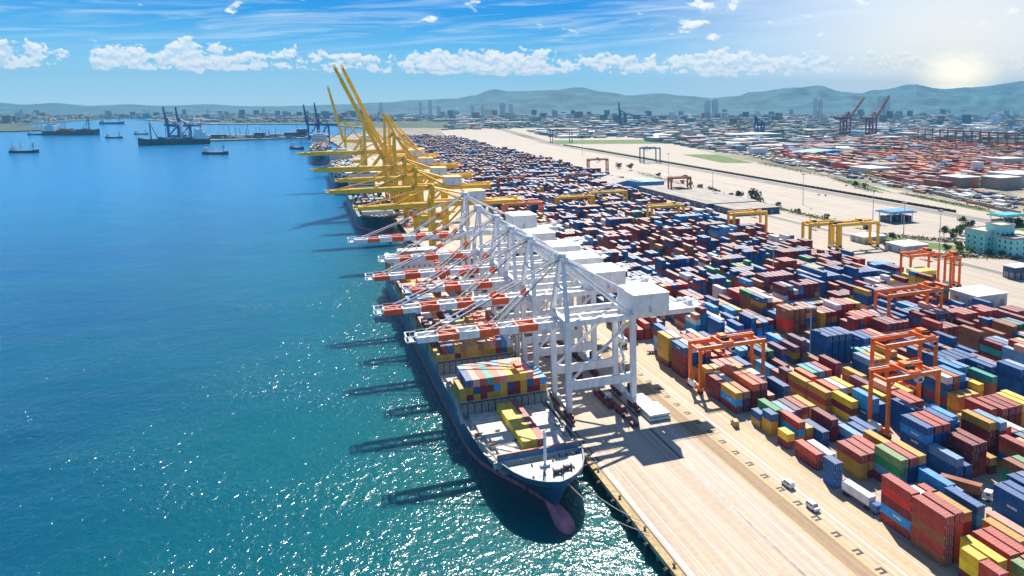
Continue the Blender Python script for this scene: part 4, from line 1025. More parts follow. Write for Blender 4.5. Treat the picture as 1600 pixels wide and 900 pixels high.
# cargo on the far ships
q = MB()
for j in range(16):
    for i in range(13):
        n = rf.choice((3, 4, 4, 5)); 
        for t_ in range(n):
            cc = CC[rf.choice('wkwbbcysk')][0]; q.box(31+2.5*i, 33.42+2.5*i, 1160+j*13.2, 1172+j*13.2, 11+t_*2.6, 13.57+t_*2.6, c=cc, bottom=False)
for j in range(14):
    for i in range(13):
        for t_ in range(rf.choice((2, 3, 4))):
            q.box(10+2.5*i, 12.42+2.5*i, 1700+j*13.2, 1712+j*13.2, 17+t_*2.6, 19.57+t_*2.6, c=CC[rf.choice('wkbbmry')][0], bottom=False)
for j in range(7):
    for i in range(12):
        for t_ in range(rf.choice((0, 0, 1, 2))):
            q.box(41+2.5*i, 43.42+2.5*i, 838+j*20, 850+j*20, 12+t_*2.6, 14.57+t_*2.6, c=CC[rf.choice('wkbbmrgn')][0], bottom=False)
tag(q.obj('ship_cargo', M_CONTA), kind='stuff')
# the rust coloured container park across the road, too dense to count
q = MB(); rj = random.Random(5)
for i in range(5200):
    x, y = rj.uniform(700, 1750), rj.uniform(820, 1950)
    if x < 690+(y-800)*.25+28 or x > 1480+rj.uniform(-200, 200) or y > 900+x*.75: continue
    n = rj.choice((1, 2, 3, 3, 4)); c = CC[rj.choice('nnonosrmmowyk')][0]; L_ = rj.choice((12, 24, 24, 36)); w = rj.choice((5, 7.5, 10))
    j = rj.uniform(.8, 1.3)
    q.box(x, x+w, y, y+L_, 0, n*2.6, c=tuple(min(.85, v*j) for v in c), bottom=False)
tag(q.obj('container_park', M_CONTA), kind='stuff')

# ------------------------------------------------------------------ vehicles on the quay and in the yard
def pickup(label, x, y, rz, m, group=None, cab=2.0):
    t = thing('van', label, 'van', (x, y, .02), rz, group)
    q = MB(); q.box(-.92, .92, -2.3, 2.3, .45, 1.15)
    q.poly([(-.88, -2.3, 1.15), (.88, -2.3, 1.15), (.85, -1.3, 1.3), (-.85, -1.3, 1.3)]); q.box(-.86, .86, -1.3, 2.25, 1.15, 1.32)
    n = len(q.v); q.box(-.82, .82, -.9, 2.2, 1.32, cab)
    q.poly([(-.82, -1.5, 1.32), (.82, -1.5, 1.32), (.80, -.9, cab-.02), (-.80, -.9, cab-.02)])
    q.poly([(-.82, -1.5, 1.32), (-.80, -.9, cab-.02), (-.82, -.9, 1.32)]); q.poly([(.82, -1.5, 1.32), (.82, -.9, 1.32), (.80, -.9, cab-.02)])
    q.obj('body', m, t)
    q = MB(); q.box(-.84, .84, -.8, 2.0, 1.40, cab-.15); q.poly([(-.74, -1.47, 1.37), (.74, -1.47, 1.37), (.72, -.93, cab-.09), (-.72, -.93, cab-.09)]); q.obj('window', M_GLASS, t)
    w = MB(); w.tube((-.95, 0, 0), (-.70, 0, 0), .36, 10); w.tube((.70, 0, 0), (.95, 0, 0), .36, 10); wm_ = w.mesh('wheel', M_RUBBER)
    for yy in (-1.45, 1.4):
        o = bpy.data.objects.new('wheel', wm_); COL.objects.link(o); o.parent = t; o.location = (0, yy, .36)
    q = MB(); 
    for xx in (-.65, .65): q.box(xx-.16, xx+.16, -2.34, -2.3, .75, .95)
    q.obj('headlight', M_CAST, t)
    return t
VG = 'small vehicles on the quay road'
pickup('white van driving on the quay road, nearer of two', 122.2, 181., PI*.02, M_WHITE2, VG)
pickup('white van with dark lower body, farther of two on the quay road', 123.2, 195.8, PI*1.02, M_WHITE2, VG)
pickup('small mustard van parked near the mustard and navy container stack', 130.6, 243., PI*.95, mat('van_mustard', (.5, .28, .06), .5), VG, 2.3)
def truck(label, x, y, rz, cabm, load=None, group=None):
    t = thing('container_truck', label, 'truck', (x, y, .02), rz, group)
    q = MB(); q.box(-1.2, 1.2, -8.9, -6.7, .9, 3.0); q.box(-1.15, 1.15, -6.7, -6.2, .9, 2.2); cb = q.obj('cab', cabm, t)
    q = MB(); q.box(-1.05, 1.05, -8.93, -8.9, 1.9, 2.7); q.box(-1.22, -1.2, -8.6, -7.4, 1.9, 2.7); q.box(1.2, 1.22, -8.6, -7.4, 1.9, 2.7); q.obj('windscreen', M_GLASS, cb)
    q = MB(); q.box(-1.0, 1.0, -6.7, 6.6, 1.0, 1.35); q.box(-1.2, 1.2, -5.8, -5.4, 1.35, 1.5); q.box(-1.2, 1.2, 5.9, 6.4, 1.35, 1.5); q.obj('trailer', M_MAROON, t)
    w = MB(); w.tube((-1.2, 0, 0), (-.65, 0, 0), .5, 10); w.tube((.65, 0, 0), (1.2, 0, 0), .5, 10); wm_ = w.mesh('wheel', M_RUBBER)
    for yy in (-8.1, -5., -3.9, 4., 5.2):
        o = bpy.data.objects.new('wheel', wm_); COL.objects.link(o); o.parent = t; o.location = (0, yy, .5)
    if load:
        q = MB(); q.box(-1.22, 1.22, -6.1+.3, 6.1+.1, 1.5, 4.09); q.obj('loaded_box', load, t)
    return t
TG = 'container trucks'
LM = {k: mat('load_'+k, v[0], .5) for k, v in (('m', CC['m']), ('b', CC['b']), ('n', CC['n']), ('w', CC['w']), ('r', CC['r']))}
truck('blue cab truck with a grey box trailer beside the tall brick red stacks', 136.4, 179.2, .05, mat('cab_blue', (.02, .12, .40), .4), LM['w'], TG)
truck('white cab truck with bare maroon trailer under the nearest crane', 98.2, 277, PI, M_WHITE2, None, TG)
truck('maroon loaded truck on the quay beneath the second crane', 95.6, 318, PI, M_WHITE2, LM['m'], TG)
truck('truck with long maroon box on the lane by the landward rail', 91.8, 352, PI, M_ORCH, LM['m'], TG)
truck('orange cab truck with empty trailer waiting under the nearest crane', 98.4, 262, PI, M_MAROON, None, TG)
truck('navy loaded truck on the quay between the third and fourth cranes', 95.2, 404, PI, M_WHITE2, LM['b'], TG)
truck('white cab truck with orange trailer on pale ground between the big blue stacks', 166.6, 171, .5, M_WHITE2, LM['n'], TG)
truck('dark loaded truck on the lane behind the big navy stack', 194.5, 306, PI, M_WHITE2, LM['b'], TG)
truck('truck with brown box in the lane left of the tall tan stacks', 195, 352, 0, M_WHITE2, LM['n'], TG)
truck('white truck on the quay road beyond the bright orange gantry', 128, 352, PI, M_WHITE2, LM['w'], TG)
truck('empty trailer truck turning in the gap before mustard stacks', 140, 331, 1.2, M_ORCH, None, TG)
truck('rust box truck on the quay road behind the second crane', 124, 410, PI, M_WHITE2, LM['r'], TG)
# low travelling platforms and lashing cages in maroon along the landward rail
q = MB(); 
for j in range(4):
    q.box(-1.2, 1.2, -9+j*4.6, -5.4+j*4.6, .4, 1.1); q.box(-1.1, -.9, -9+j*4.6, -5.4+j*4.6, 1.1, 2.3); q.box(.9, 1.1, -9+j*4.6, -5.4+j*4.6, 1.1, 2.3); q.box(-.9, .9, -8.8+j*4.6, -8.5+j*4.6, 1.1, 2.2)
o = q.obj('lashing_cage', M_MAROON); o.location = (96.4, 285, .02); tag(o, 'row of dark maroon lashing cages on the quay under the nearest crane', 'cage')
def hatch_pile(label, x0, x1, y0, y1, n):
    t = thing('hatch_cover_pile', label, 'hatch covers', ((x0+x1)/2, (y0+y1)/2, 0), 0, 'piles of hatch covers on the quay')
    for k in range(n):
        q = MB(); w, h = (x1-x0)/2, (y1-y0)/2; q.box(-w+k*.15, w-k*.15, -h+k*.2, h-k*.2, .3+k*1.25, 1.2+k*1.25)
        for i in range(1, 4): q.box(-w+.2, w-.2, -h+2*h*i/4-.12, -h+2*h*i/4+.12, 1.2+k*1.25, 1.32+k*1.25, 1)
        for xx in (-w+1, w-1):
            for yy in (-h+1, h-1): q.box(xx-.3, xx+.3, yy-.3, yy+.3, k*1.25, .3+k*1.25, 1)
        q.obj('hatch_cover', [M_WROOF, M_GREY], t)
hatch_pile('pale hatch covers piled two high beside the landward leg of the nearest crane', 104.6, 112.6, 258, 270.5, 2)
hatch_pile('pale hatch cover panels lying behind the nearest crane legs', 105, 112, 272.5, 284, 1)
hatch_pile('pale hatch covers lying on the quay behind the second crane', 105, 112, 332, 346, 2)
hatch_pile('pale hatch covers lying on the quay near the fourth crane', 105, 112, 432, 446, 1)

# ------------------------------------------------------------------ lamps
def lamp(label, x, y, h=30):
    t = thing('lamp_mast', label, 'lamp mast', (x, y, 0), 0, 'tall lamp masts')
    q = MB(); q.tube((0, 0, 0), (0, 0, h), .45, 8, r2=.2); q.obj('mast', M_LGREY, t)
    q = MB(); q.tube((0, 0, h-.3), (0, 0, h+.1), 1.6, 10); 
    for i in range(8): a = PI*i/4; q.box(math.cos(a)*1.8-.4, math.cos(a)*1.8+.4, math.sin(a)*1.8-.4, math.sin(a)*1.8+.4, h-.9, h-.2)
    q.obj('lamp_head', M_GREY, t)
for lb, x, y, h in [('dark lamp mast in front of the low pale shed', 445, 536, 30), ('lamp mast between the pale shed and turquoise building', 417, 462, 34), ('lamp mast on the edge of the truck apron right of centre', 490, 759, 34), ('lamp mast behind the blue roofed booth', 484, 628, 32), ('lamp mast left of the dark blue gantry on the apron', 508, 1170, 32), ('lamp mast behind the grey flat roofed warehouse', 435, 870, 32), ('lamp mast by the trees left of the rust gantry', 539, 1706, 32), ('dark lamp mast standing in the yard before the big navy stack', 199.5, 300.5, 22), ('lamp mast at the corner of the wide pale strip in the yard', 257, 430, 24)]: lamp(lb, x, y, h)

# ------------------------------------------------------------------ buildings near the yard
def shed(name, label, cat, x0, x1, y0, y1, h, wall, roof, gable=0., door=True, group=None):
    cx, cy = (x0+x1)/2, (y0+y1)/2; w, d = (x1-x0)/2, (y1-y0)/2
    t = thing(name, label, cat, (cx, cy, 0), 0, group)
    q = MB(); q.box(-w, w, -d, d, 0, h)
    if gable:
        for yy, k in ((-d, 1), (d, -1)): q.poly([(-w, yy, h), (w, yy, h), (0, yy, h+gable)][::k])
    q.obj('wall', wall, t)
    q = MB(); o_ = .5
    if gable:
        for sg in (-1, 1):
            q.poly([(sg*(w+o_), -d-o_, h-.1), (sg*(w+o_), d+o_, h-.1), (0, d+o_, h+gable+.12), (0, -d-o_, h+gable+.12)][::sg])
            q.poly([(sg*(w+o_), -d-o_, h-.25), (sg*(w+o_), d+o_, h-.25), (sg*(w+o_), d+o_, h-.1), (sg*(w+o_), -d-o_, h-.1)])
    else:
        q.box(-w-o_, w+o_, -d-o_, d+o_, h+.002, h+.5)
    n = max(2, int(d*2/9))
    for i in range(1, n): 
        yy = -d+2*d*i/n
        if not gable: q.box(-w, w, yy-.15, yy+.15, h+.5, h+.62)
    q.obj('roof', roof, t)
    if door:
        for i in range(3):
            q = MB(); xx = -w+2*w*(i+.5)/3; q.box(xx-1.8, xx+1.8, -d-.06, -d+.01, 0, min(4, h*.7)); q.obj('door', M_GREY, t)
        for i in range(max(2, int(d/9))):
            yy = -d+2*d*(i+.5)/max(2, int(d/9)); q = MB(); q.box(-w-.06, -w+.01, yy-1.8, yy+1.8, 0, min(4.2, h*.7)); q.obj('door', M_GREY, t)
    return t
shed('warehouse', 'long grey flat roofed warehouse behind the yard stacks', 'warehouse', 376, 436, 765, 960, 6, M_NAVY, M_GROOF)
shed('warehouse', 'short grey flat roofed warehouse at the near end of the long one', 'warehouse', 380, 432, 712, 757, 6, M_NAVY, M_GROOF)
shed('warehouse', 'blue walled shed with low pale gable roof behind the yellow gantries', 'warehouse', 350, 392, 985, 1105, 8, M_BLUER, M_GROOF, 4)
shed('warehouse', 'small blue shed right of the gabled blue shed', 'warehouse', 398, 428, 1000, 1045, 7, M_BLUER, M_BLUER)
shed('warehouse', 'small blue hut under the rust red gantry', 'hut', 406, 420, 905, 930, 6, M_BLUER, M_BLUER)
shed('shed', 'long pale grey shed with flat roof beside the lamp masts', 'shed', 398, 421, 478, 500, 5.5, M_LGREY, M_WROOF)
shed('shed', 'small pale shed behind the right yellow gantry', 'shed', 398, 420, 527, 545, 5, M_LGREY, M_WROOF)
shed('shed', 'two storey pale shed at the right edge of the yard', 'shed', 327, 349, 331, 352, 6.8, M_LGREY, M_WROOF)
shed('site_hut', 'dark navy cabin with white patches on open pavement at right', 'cabin', 404, 420, 378, 388, 7.5, M_NAVY, M_WROOF)
shed('site_hut', 'lower dark navy cabin right of the taller one', 'cabin', 421, 436, 374, 382, 5.5, M_NAVY, M_GREY)
shed('site_hut', 'pale cabin right of the turquoise building', 'cabin', 476, 492, 428, 438, 5, M_LGREY, M_WROOF)
shed('office_block', 'low office with cream roof behind the turquoise building', 'office', 492, 540, 470, 505, 4, M_CREAM, M_CREAM)
# gate canopies
def canopy(label, x, y, w, d, roofm, boothm):
    t = thing('gate_canopy', label, 'canopy', (x, y, 0), 0, 'gate canopies')
    q = MB(); q.box(-w/2, w/2, -d/2, d/2, 8.6, 9.8); q.box(-w/2+2, w/2-2, -d/2+2, d/2-2, 9.8, 10.5); q.obj('roof', roofm, t)
    for sx in (-.42, 0, .42):
        for sy in (-.35, .35): q = MB(); q.box(sx*w-.3, sx*w+.3, sy*d-.3, sy*d+.3, 0, 8.6); q.obj('column', M_WHITE2, t)
    for i in range(4):
        q = MB(); xx = -w*.36+w*.24*i; q.box(xx-2, xx+2, -d*.3, d*.3, 0, 5.2); b_ = q.obj('booth', boothm, t)
        q = MB(); q.box(xx-1.6, xx+1.6, -d*.3-.06, -d*.3, 2.2, 4.2); q.box(xx-2.06, xx-2, -d*.25, d*.25, 2.2, 4.2); q.obj('window', M_GLASS, b_)
canopy('gate canopy with a flat blue roof over navy booths', 503, 618, 30, 24, M_BLUER, M_NAVY)
canopy('gate canopy with a flat turquoise roof over brown booths', 580, 556, 28, 22, M_TURQR, M_TAN)
# turquoise building
t = thing('office_building', 'turquoise office building with a taller stair tower and small dark windows', 'building', (466, 452, 0))
for nm, b6 in (('wall', (-13, 12, 2, 22, 0, 16)), ('tower', (-5, 9, -5, 10, 0, 21)), ('wing', (-8, 12, -21, -5, 0, 13.5))):
    q = MB(); q.box(*b6); w_ = q.obj(nm, M_TURQ, t)
    q = MB(); x0, x1, y0, y1, _, z1 = b6; q.box(x0-.3, x1+.3, y0-.3, y1+.3, z1+.002, z1+.5); 
    for a in ((x0-.3, x1+.3, y0-.3, y0), (x0-.3, x1+.3, y1, y1+.3), (x0-.3, x0, y0, y1), (x1, x1+.3, y0, y1)): q.box(*a, z1+.5, z1+1.3)
    q.obj('parapet', M_CREAM if nm != 'wing' else M_GREY, w_)
    wq = MB(); wq.box(-.7, .7, -.08, .02, -.9, .9); wq_ = wq.mesh('window', M_GLASS); wl = MB(); wl.box(-.08, .02, -.7, .7, -.9, .9); wl_ = wl.mesh('window', M_GLASS)
    for zz in range(int(z1//4.2)):
        for i in range(3):
            xx = x0+(x1-x0)*(i+.5)/3; yy = y0+(y1-y0)*(i+.5)/3
            for me, loc in ((wq_, (xx, y0, 3+zz*4.1)), (wl_, (x0, yy, 3+zz*4.1))):
                o = bpy.data.objects.new('window', me); COL.objects.link(o); o.parent = w_; o.location = loc
# storage yard buildings on the right
for a in [('warehouse', 'white walled warehouse with dark front, right of the goods train', 'warehouse', 772, 806, 822, 862, 13, M_TAN, M_WROOF), ('warehouse', 'second brown fronted warehouse at the right edge beyond the train', 'warehouse', 800, 838, 782, 815, 15, M_TAN, M_WROOF), ('warehouse', 'pale blue roofed warehouse at the right edge', 'warehouse', 846, 900, 800, 850, 16, M_LGREY, M_WROOF),
          ('warehouse', 'white low warehouse among rusty containers, left of the brown ones', 'warehouse', 770, 812, 1010, 1060, 11, M_LGREY, M_WROOF), ('warehouse', 'grey blue warehouse just left of the white one', 'warehouse', 826, 868, 1056, 1100, 12, M_LGREY, M_GROOF), ('warehouse', 'white block behind rusty stacks near the right edge', 'warehouse', 1060, 1110, 1030, 1070, 16, M_CREAM, M_WROOF), ('warehouse', 'tall white silo like shed amid rusty containers', 'warehouse', 925, 937, 950, 965, 20, M_WHITE2, M_WHITE2),
          ('warehouse', 'long sky blue roofed hall beyond the grass verge', 'warehouse', 912, 1040, 1400, 1470, 9, M_BLUER, M_BLUER, 4), ('warehouse', 'white roofed hall behind the first grass strip', 'warehouse', 930, 1010, 2200, 2320, 10, M_LGREY, M_WROOF, 5), ('warehouse', 'blue walled hall on the plain right of the grass strip', 'warehouse', 1070, 1170, 1880, 1960, 10, M_BLUER, M_BLUER), ('warehouse', 'long white hall on the plain left of the dark lattice crane', 'warehouse', 1190, 1360, 2230, 2330, 10, M_LGREY, M_WROOF),
          ('warehouse', 'grey hall on the plain behind the blue roofed hall', 'warehouse', 1080, 1180, 1600, 1660, 10, M_LGREY, M_GROOF), ('warehouse', 'long white warehouse at the far end of the pale apron', 'warehouse', 770, 960, 3900, 4000, 12, M_LGREY, M_WROOF), ('warehouse', 'broad white roof beyond the yellow raised boom', 'warehouse', 640, 900, 4650, 4760, 12, M_LGREY, M_WROOF)]: shed(*a, door=False)
# long dark wall, freight train
q = MB(); q.box(596, 597.2, 640, 2050, 0, 2.6)
for i in range(140): q.box(595.6, 597.6, 640+i*10, 640.6+i*10, 0, 2.9)
tag(q.obj('perimeter_wall', mat('dark_wall', (.035, .03, .03), .8)), 'long low black wall running along the pale truck apron', 'wall')
def along(p0, p1, n):
    for i in range(n): f = (i+.5)/n; yield p0[0]+(p1[0]-p0[0])*f, p0[1]+(p1[1]-p0[1])*f
a_ = math.atan2(784-638, 1094-590)
q = MB(); q.box(-2.2, 2.2, -300, 300, .02, .45, 0); 
for xx in (-.75, .75): q.box(xx-.1, xx+.1, -300, 300, .45, .62, 1)
o = q.obj('railway_track', [mat('ballast', (.22, .14, .09), .9), M_STEEL]); o.location = (711, 842, 0); o.rotation_euler = (0, 0, -a_); o['kind'] = 'structure'
wg = [MB() for _ in range(2)]
wg[0].box(-1.5, 1.5, -7, 7, 1.2, 4.2); wg[1].box(-1.5, 1.5, -7, 7, 1.0, 1.4); wg[1].box(-1.3, 1.3, -6.5, 6.5, 1.4, 3.4)
wm2 = [w.mesh('wagon_body', m) for w, m in zip(wg, (M_TAN, M_GREY))]
bg_ = MB(); 
for yy in (-5, 5): bg_.box(-1.1, 1.1, yy-1.4, yy+1.4, .62, 1.0)
bgm = bg_.mesh('bogie', M_BLACK)
for i, (x, y) in enumerate(along((776, 1066), (640, 597), 30)):
    lab = f'{"brown" if i%3 else "grey"} freight wagon, {ordn(30-i) if 30-i<=20 else ordn(i+1)} from the {"right" if 30-i<=20 else "far"} end of the train'
    t = thing('freight_wagon', lab, 'wagon', (x, y, 0), -a_, 'wagons of the freight train')
    for me in (wm2[0 if i % 3 else 1], bgm):
        o = bpy.data.objects.new(me.name.split('.')[0], me); COL.objects.link(o); o.parent = t
# ------------------------------------------------------------------ trees
def crown_mesh(seed, r, h, n, m):
    rt = random.Random(seed); q = MB()
    cl = [(Vector((rt.uniform(-1, 1)*r*.62, rt.uniform(-1, 1)*r*.62, rt.uniform(.38, .95)*h)), rt.uniform(.35, .6)*r) for _ in range(9)]
    for _ in range(n):
        c, cr = rt.choice(cl)
        d = Vector((rt.gauss(0, 1), rt.gauss(0, 1), rt.gauss(0, 1)*.8)).normalized()*cr*rt.uniform(.55, 1.05)
        p = c+d; s_ = rt.uniform(.28, .6)*r*.28
        a = Vector((rt.gauss(0, 1), rt.gauss(0, 1), rt.gauss(0, .6))).normalized(); b_ = a.cross(Vector((rt.gauss(0, 1), rt.gauss(0, 1), rt.gauss(0, 1)))).normalized()
        q.poly([p-a*s_-b_*s_*.6, p+a*s_-b_*s_*.6, p+a*s_*.8+b_*s_*.7, p-a*s_*.7+b_*s_*.6])
    return q.mesh('crown', m)
def trunk_mesh(seed, h):
    rt = random.Random(seed); q = MB(); q.tube((0, 0, 0), (0, 0, h*.5), h*.035, 6, r2=h*.024)
    for k in range(5):
        a = rt.uniform(0, 6.28); q.tube((0, 0, h*(.3+.05*k)), (math.cos(a)*h*.25, math.sin(a)*h*.25, h*(.55+.07*k)), h*.018, 5, r2=h*.006)
    return q.mesh('trunk', M_BARK)
CR = [crown_mesh(i, 3.2, 6.5, 420, (M_LEAF, M_LEAFY, M_LEAFD)[i % 3]) for i in range(6)]
TR = [trunk_mesh(i, 6.5) for i in range(3)]
TREES = [(425, 525, 1, 'tree behind the pale shed'), (400, 503, .9, 'tree at the left end of the pale shed'), (408, 512, .8, 'bushy tree left of the pale shed roof'), (431, 469, .9, 'tree right of the pale shed'), (438, 464, .9, 'tree left of the turquoise building'), (444, 470, 1, 'tree just left of the turquoise wall'), (480, 527, 1.2, 'tree by the cars above the pale shed'), (476, 511, 1., 'tree in the cluster above the shed'), (486, 519, 1.2, 'large tree in the cluster left of the turquoise tower'), (500, 530, 1.1, 'tree on the slope left of the turquoise tower'), (512, 536, 1.2, 'round tree under the turquoise canopy'), (526, 545, 1.2, 'round tree left of the turquoise canopy'), (541, 570, 1.1, 'tree left of the turquoise canopy roof'), (443, 646, .9, 'tree left of the blue roofed canopy'), (446, 700, .8, 'tree behind the yellow gantry pair'), (450, 745, .9, 'tree on the strip edge near the maroon stack'), (441, 762, .7, 'small tree by the warehouse corner'), (452, 800, 2.0, 'large dark tree at the end of the grey warehouse'), (446, 826, 1.4, 'big tree behind the large dark one'), (446, 778, 1.2, 'bush right of the large dark tree'), (449, 850, .9, 'tree along the warehouse rear, middle'), (446, 880, 1., 'tree along the warehouse rear, farther on'), (450, 905, 1.1, 'tree near the rust gantry, right side'), (452, 940, 1., 'tree behind the rust gantry'), (455, 975, 1., 'tree beyond the rust gantry'), (460, 1010, .9, 'tree beside the small blue shed'), (462, 1060, .9, 'tree behind the blue sheds'), (470, 1120, 1., 'tree on the apron edge behind the blue sheds'), (480, 1260, 1.5, 'tree under the far rust gantry'), (474, 1300, 1.3, 'second tree under the far rust gantry'), (432, 568, 1, 'tree behind the right yellow gantry'), (405, 453, .6, 'small tree in front of the pale shed'), (449, 446, .7, 'shrub before the turquoise building'), (455, 440, .7, 'shrub at the foot of the turquoise wall'), (440, 455, .8, 'bush between cars and the turquoise building'), (418, 480, .7, 'bush in front of the shed gable'), (648, 880, 1.2, 'dark bush at the end of the grass verge'), (655, 868, 1., 'bush on the grass verge'), (565, 540, .9, 'bush on the bank right of the turquoise canopy'), (588, 548, .9, 'second bush on the bank near the right edge')]
KIND = ['dark green', 'olive', 'deep green']
for i, (x, y, s_, lb) in enumerate(TREES):
    t = thing('tree', KIND[i % 3]+' '+lb, 'tree', (x, y, 0), i*1.7, 'trees around the yard')
    for me in (CR[i % 6], TR[i % 3]):
        o = bpy.data.objects.new(me.name.split('.')[0], me); COL.objects.link(o); o.parent = t
    t.scale = (s_*1.25, s_*1.25, s_*1.05)
# hedges and scrub along the verges: leaf-size faces nobody could count
def scrub(name, segs, n, size, m, seed):
    rt = random.Random(seed); q = MB()
    for _ in range(n):
        (x0, y0), (x1, y1), wd, h = rt.choice(segs); f = rt.random()
        f = f if rt.random() < .5 else round(f*14)/14+rt.gauss(0, .012)
        p = Vector((x0+(x1-x0)*f+rt.gauss(0, wd), y0+(y1-y0)*f+rt.gauss(0, wd), rt.uniform(.1, 1)**1.3*h)); s_ = size*rt.uniform(.5, 1.2)
        a = Vector((rt.gauss(0, 1), rt.gauss(0, 1), rt.gauss(0, .5))).normalized(); b_ = a.cross(Vector((rt.gauss(0, 1), rt.gauss(0, 1), rt.gauss(0, 1)))).normalized()
        q.poly([p-a*s_, p+b_*s_*.7, p+a*s_, p-b_*s_*.7])
    o = q.obj(name, m); o['kind'] = 'stuff'; return o
scrub('undergrowth', [((405, 470), (462, 428), 2.5, 2.4), ((430, 560), (470, 500), 3, 2.6), ((445, 640), (450, 830), 3, 2.4), ((448, 850), (470, 1200), 4, 3.), ((640, 830), (700, 1000), 5, 1.8), ((575, 505), (600, 560), 5, 2), ((640, 640), (660, 800), 4, 1.6), ((700, 1000), (745, 1300), 6, 2.5)], 9000, .75, M_LEAFY, 3)
rt = random.Random(8); q = MB()
def land_ok(x, y):
    if x > 330+.2*(y-2600) and y > 3300: return True
    if x > 1060 and y > 1990-.25*(x-1060): return True
    if y > 1250 and 790+.12*(y-1250) < x < 1250 and y > 1500-.2*(x-800): return True
    if x > 690 and y > 2400 and x > 690+.1*(y-2400): return True
    if x < (-1300 if y < 6300 else -1180+(y-6300)*.2) and 4000 < y and x > -6000 and not (y < 4900 and x > -1500): return True
    if y > 4800 and x > -380-(y-4700)*.36: return True
    return False
for _ in range(24000):
    y = rt.uniform(1700, 8000)*rt.choice((1, 1, .8)); x = rt.uniform(-3500, 6500)
    if not land_ok(x, y): continue
    if noise.noise((x*.0035, y*.0035, 3.)) < -.02: continue
    r_ = rt.uniform(5, 13); h = rt.uniform(4, 10); k = len(q.v); a0 = rt.uniform(0, 6)
    for zz, rr_ in ((0, .8), (.45, 1.), (.8, .6)):
        for j in range(6): a = a0+j*PI/3; w = rr_*r_*rt.uniform(.75, 1.2); q.v.append((x+math.cos(a)*w, y+math.sin(a)*w*1.3, zz*h))
    q.v.append((x, y, h))
    for lv in (0, 1):
        for j in range(6): q.f.append((k+lv*6+j, k+lv*6+(j+1) % 6, k+lv*6+6+(j+1) % 6, k+lv*6+6+j)); q.m.append(0); q.c.append(None)
    for j in range(6): q.f.append((k+12+j, k+12+(j+1) % 6, k+18)); q.m.append(0); q.c.append(None)
tag(q.obj('woodland', M_LEAFD), kind='stuff')
# ------------------------------------------------------------------ distant town
q = MB(); rt = random.Random(12)
TCOL = [(.74, .74, .74), (.60, .58, .54), (.45, .45, .47), (.12, .17, .20), (.20, .26, .32), (.10, .20, .22), (.34, .20, .14), (.42, .40, .38), (.30, .22, .18), (.18, .26, .36), (.80, .79, .76), (.36, .14, .10), (.62, .55, .45)]
for _ in range(30000):
    y = rt.uniform(1350, 7600) if rt.random() < .7 else rt.uniform(1350, 2800); x = rt.uniform(-4200, 6200)
    if not land_ok(x, y): continue
    if noise.noise((x*.002, y*.002, 9.)) < -.25 and rt.random() < .8: continue
    big = rt.random() < .07
    w, l, h = (rt.uniform(18, 40), rt.uniform(30, 90), rt.uniform(7, 12)) if big else (rt.uniform(8, 18), rt.uniform(8, 26), rt.choice((4, 5, 6, 8, 10, 14)))
    if rt.random() < .03 and math.hypot(x, y) > 3600: w, l, h = rt.uniform(12, 20), rt.uniform(12, 24), rt.uniform(22, 50)
    c = rt.choice(TCOL); q.box(x-w, x+w, y-l/2, y+l/2, 0, h, c=c, bottom=False)
tag(q.obj('distant_town', M_FARB), kind='stuff')
HG = 'tower blocks in the hazy distance'
HR = [(600, 161, 5, 5400, 'lone slim tower block right of the raised yellow booms'), (661, 159, 4, 5600, 'thin stack tower, left of a distant pair'), (676, 157, 5, 5600, 'tallest slim tower left of the first mountain'), (689, 165, 5, 5500, 'short tower right of the tallest slim one'), (741, 165, 4, 5600, 'slim tower below the mountain flank, left'), (757, 164, 4, 5600, 'slim tower below the mountain flank, right'), (788, 161, 8, 5600, 'wide tower block under the first peak'), (801, 163, 6, 5600, 'narrower tower block under the first peak'), (1105, 158, 8, 5400, 'left block of the twin towers right of centre'), (1117, 156, 8, 5400, 'right block of the twin towers right of centre'), (1272, 154, 5, 5400, 'left of two slim towers before the right hills'), (1280, 155, 5, 5400, 'right of two slim towers before the right hills'), (1372, 151, 7, 5400, 'left tower behind the red cranes'), (1382, 150, 8, 5400, 'right tower behind the red cranes'), (36, 174, 5, 5300, 'left tower on the far shore at the picture left'), (43, 171, 5, 5300, 'right tower on the far shore at the picture left'), (61, 175, 4, 5350, 'small tower on the far shore near the left hills'), (234, 171, 5, 5600, 'left of two slim towers across the bay'), (239, 173, 4, 5600, 'right of two slim towers across the bay'), (418, 168, 4, 5600, 'tiny tower across the bay left of the yellow cranes'), (332, 171, 4, 5600, 'thin chimney like tower across the bay')]
for u, v, w, dep, lb in HR:
    a = math.atan((u-1074.4)/FPX); x, y = dep*(math.sin(YAW)+math.tan(a)*math.cos(YAW)), dep*(math.cos(YAW)-math.tan(a)*math.sin(YAW))
    x, y = round(x, 1), round(y, 1); h = round(CAM_H+(157.2-v)*dep/FPX, 1); ww = w*dep/FPX/2
    t = thing('tower_block', lb, 'tower', (x, y, 0), -YAW*.6, HG)
    q = MB(); q.box(-ww, ww, -ww, ww, -1, h-4); q.obj('wall', M_WHITE2, t)
    q = MB(); q.box(-ww*.6, ww*.6, -ww*.6, ww*.6, h-4, h); q.obj('roof_house', M_GREY, t)
    q = MB()
    for k in range(int(h/8)): q.box(-ww-.3, ww+.3, -ww-.3, ww+.3, 3+k*7, 4.6+k*7)
    q.obj('window_band', M_LGREY, t)
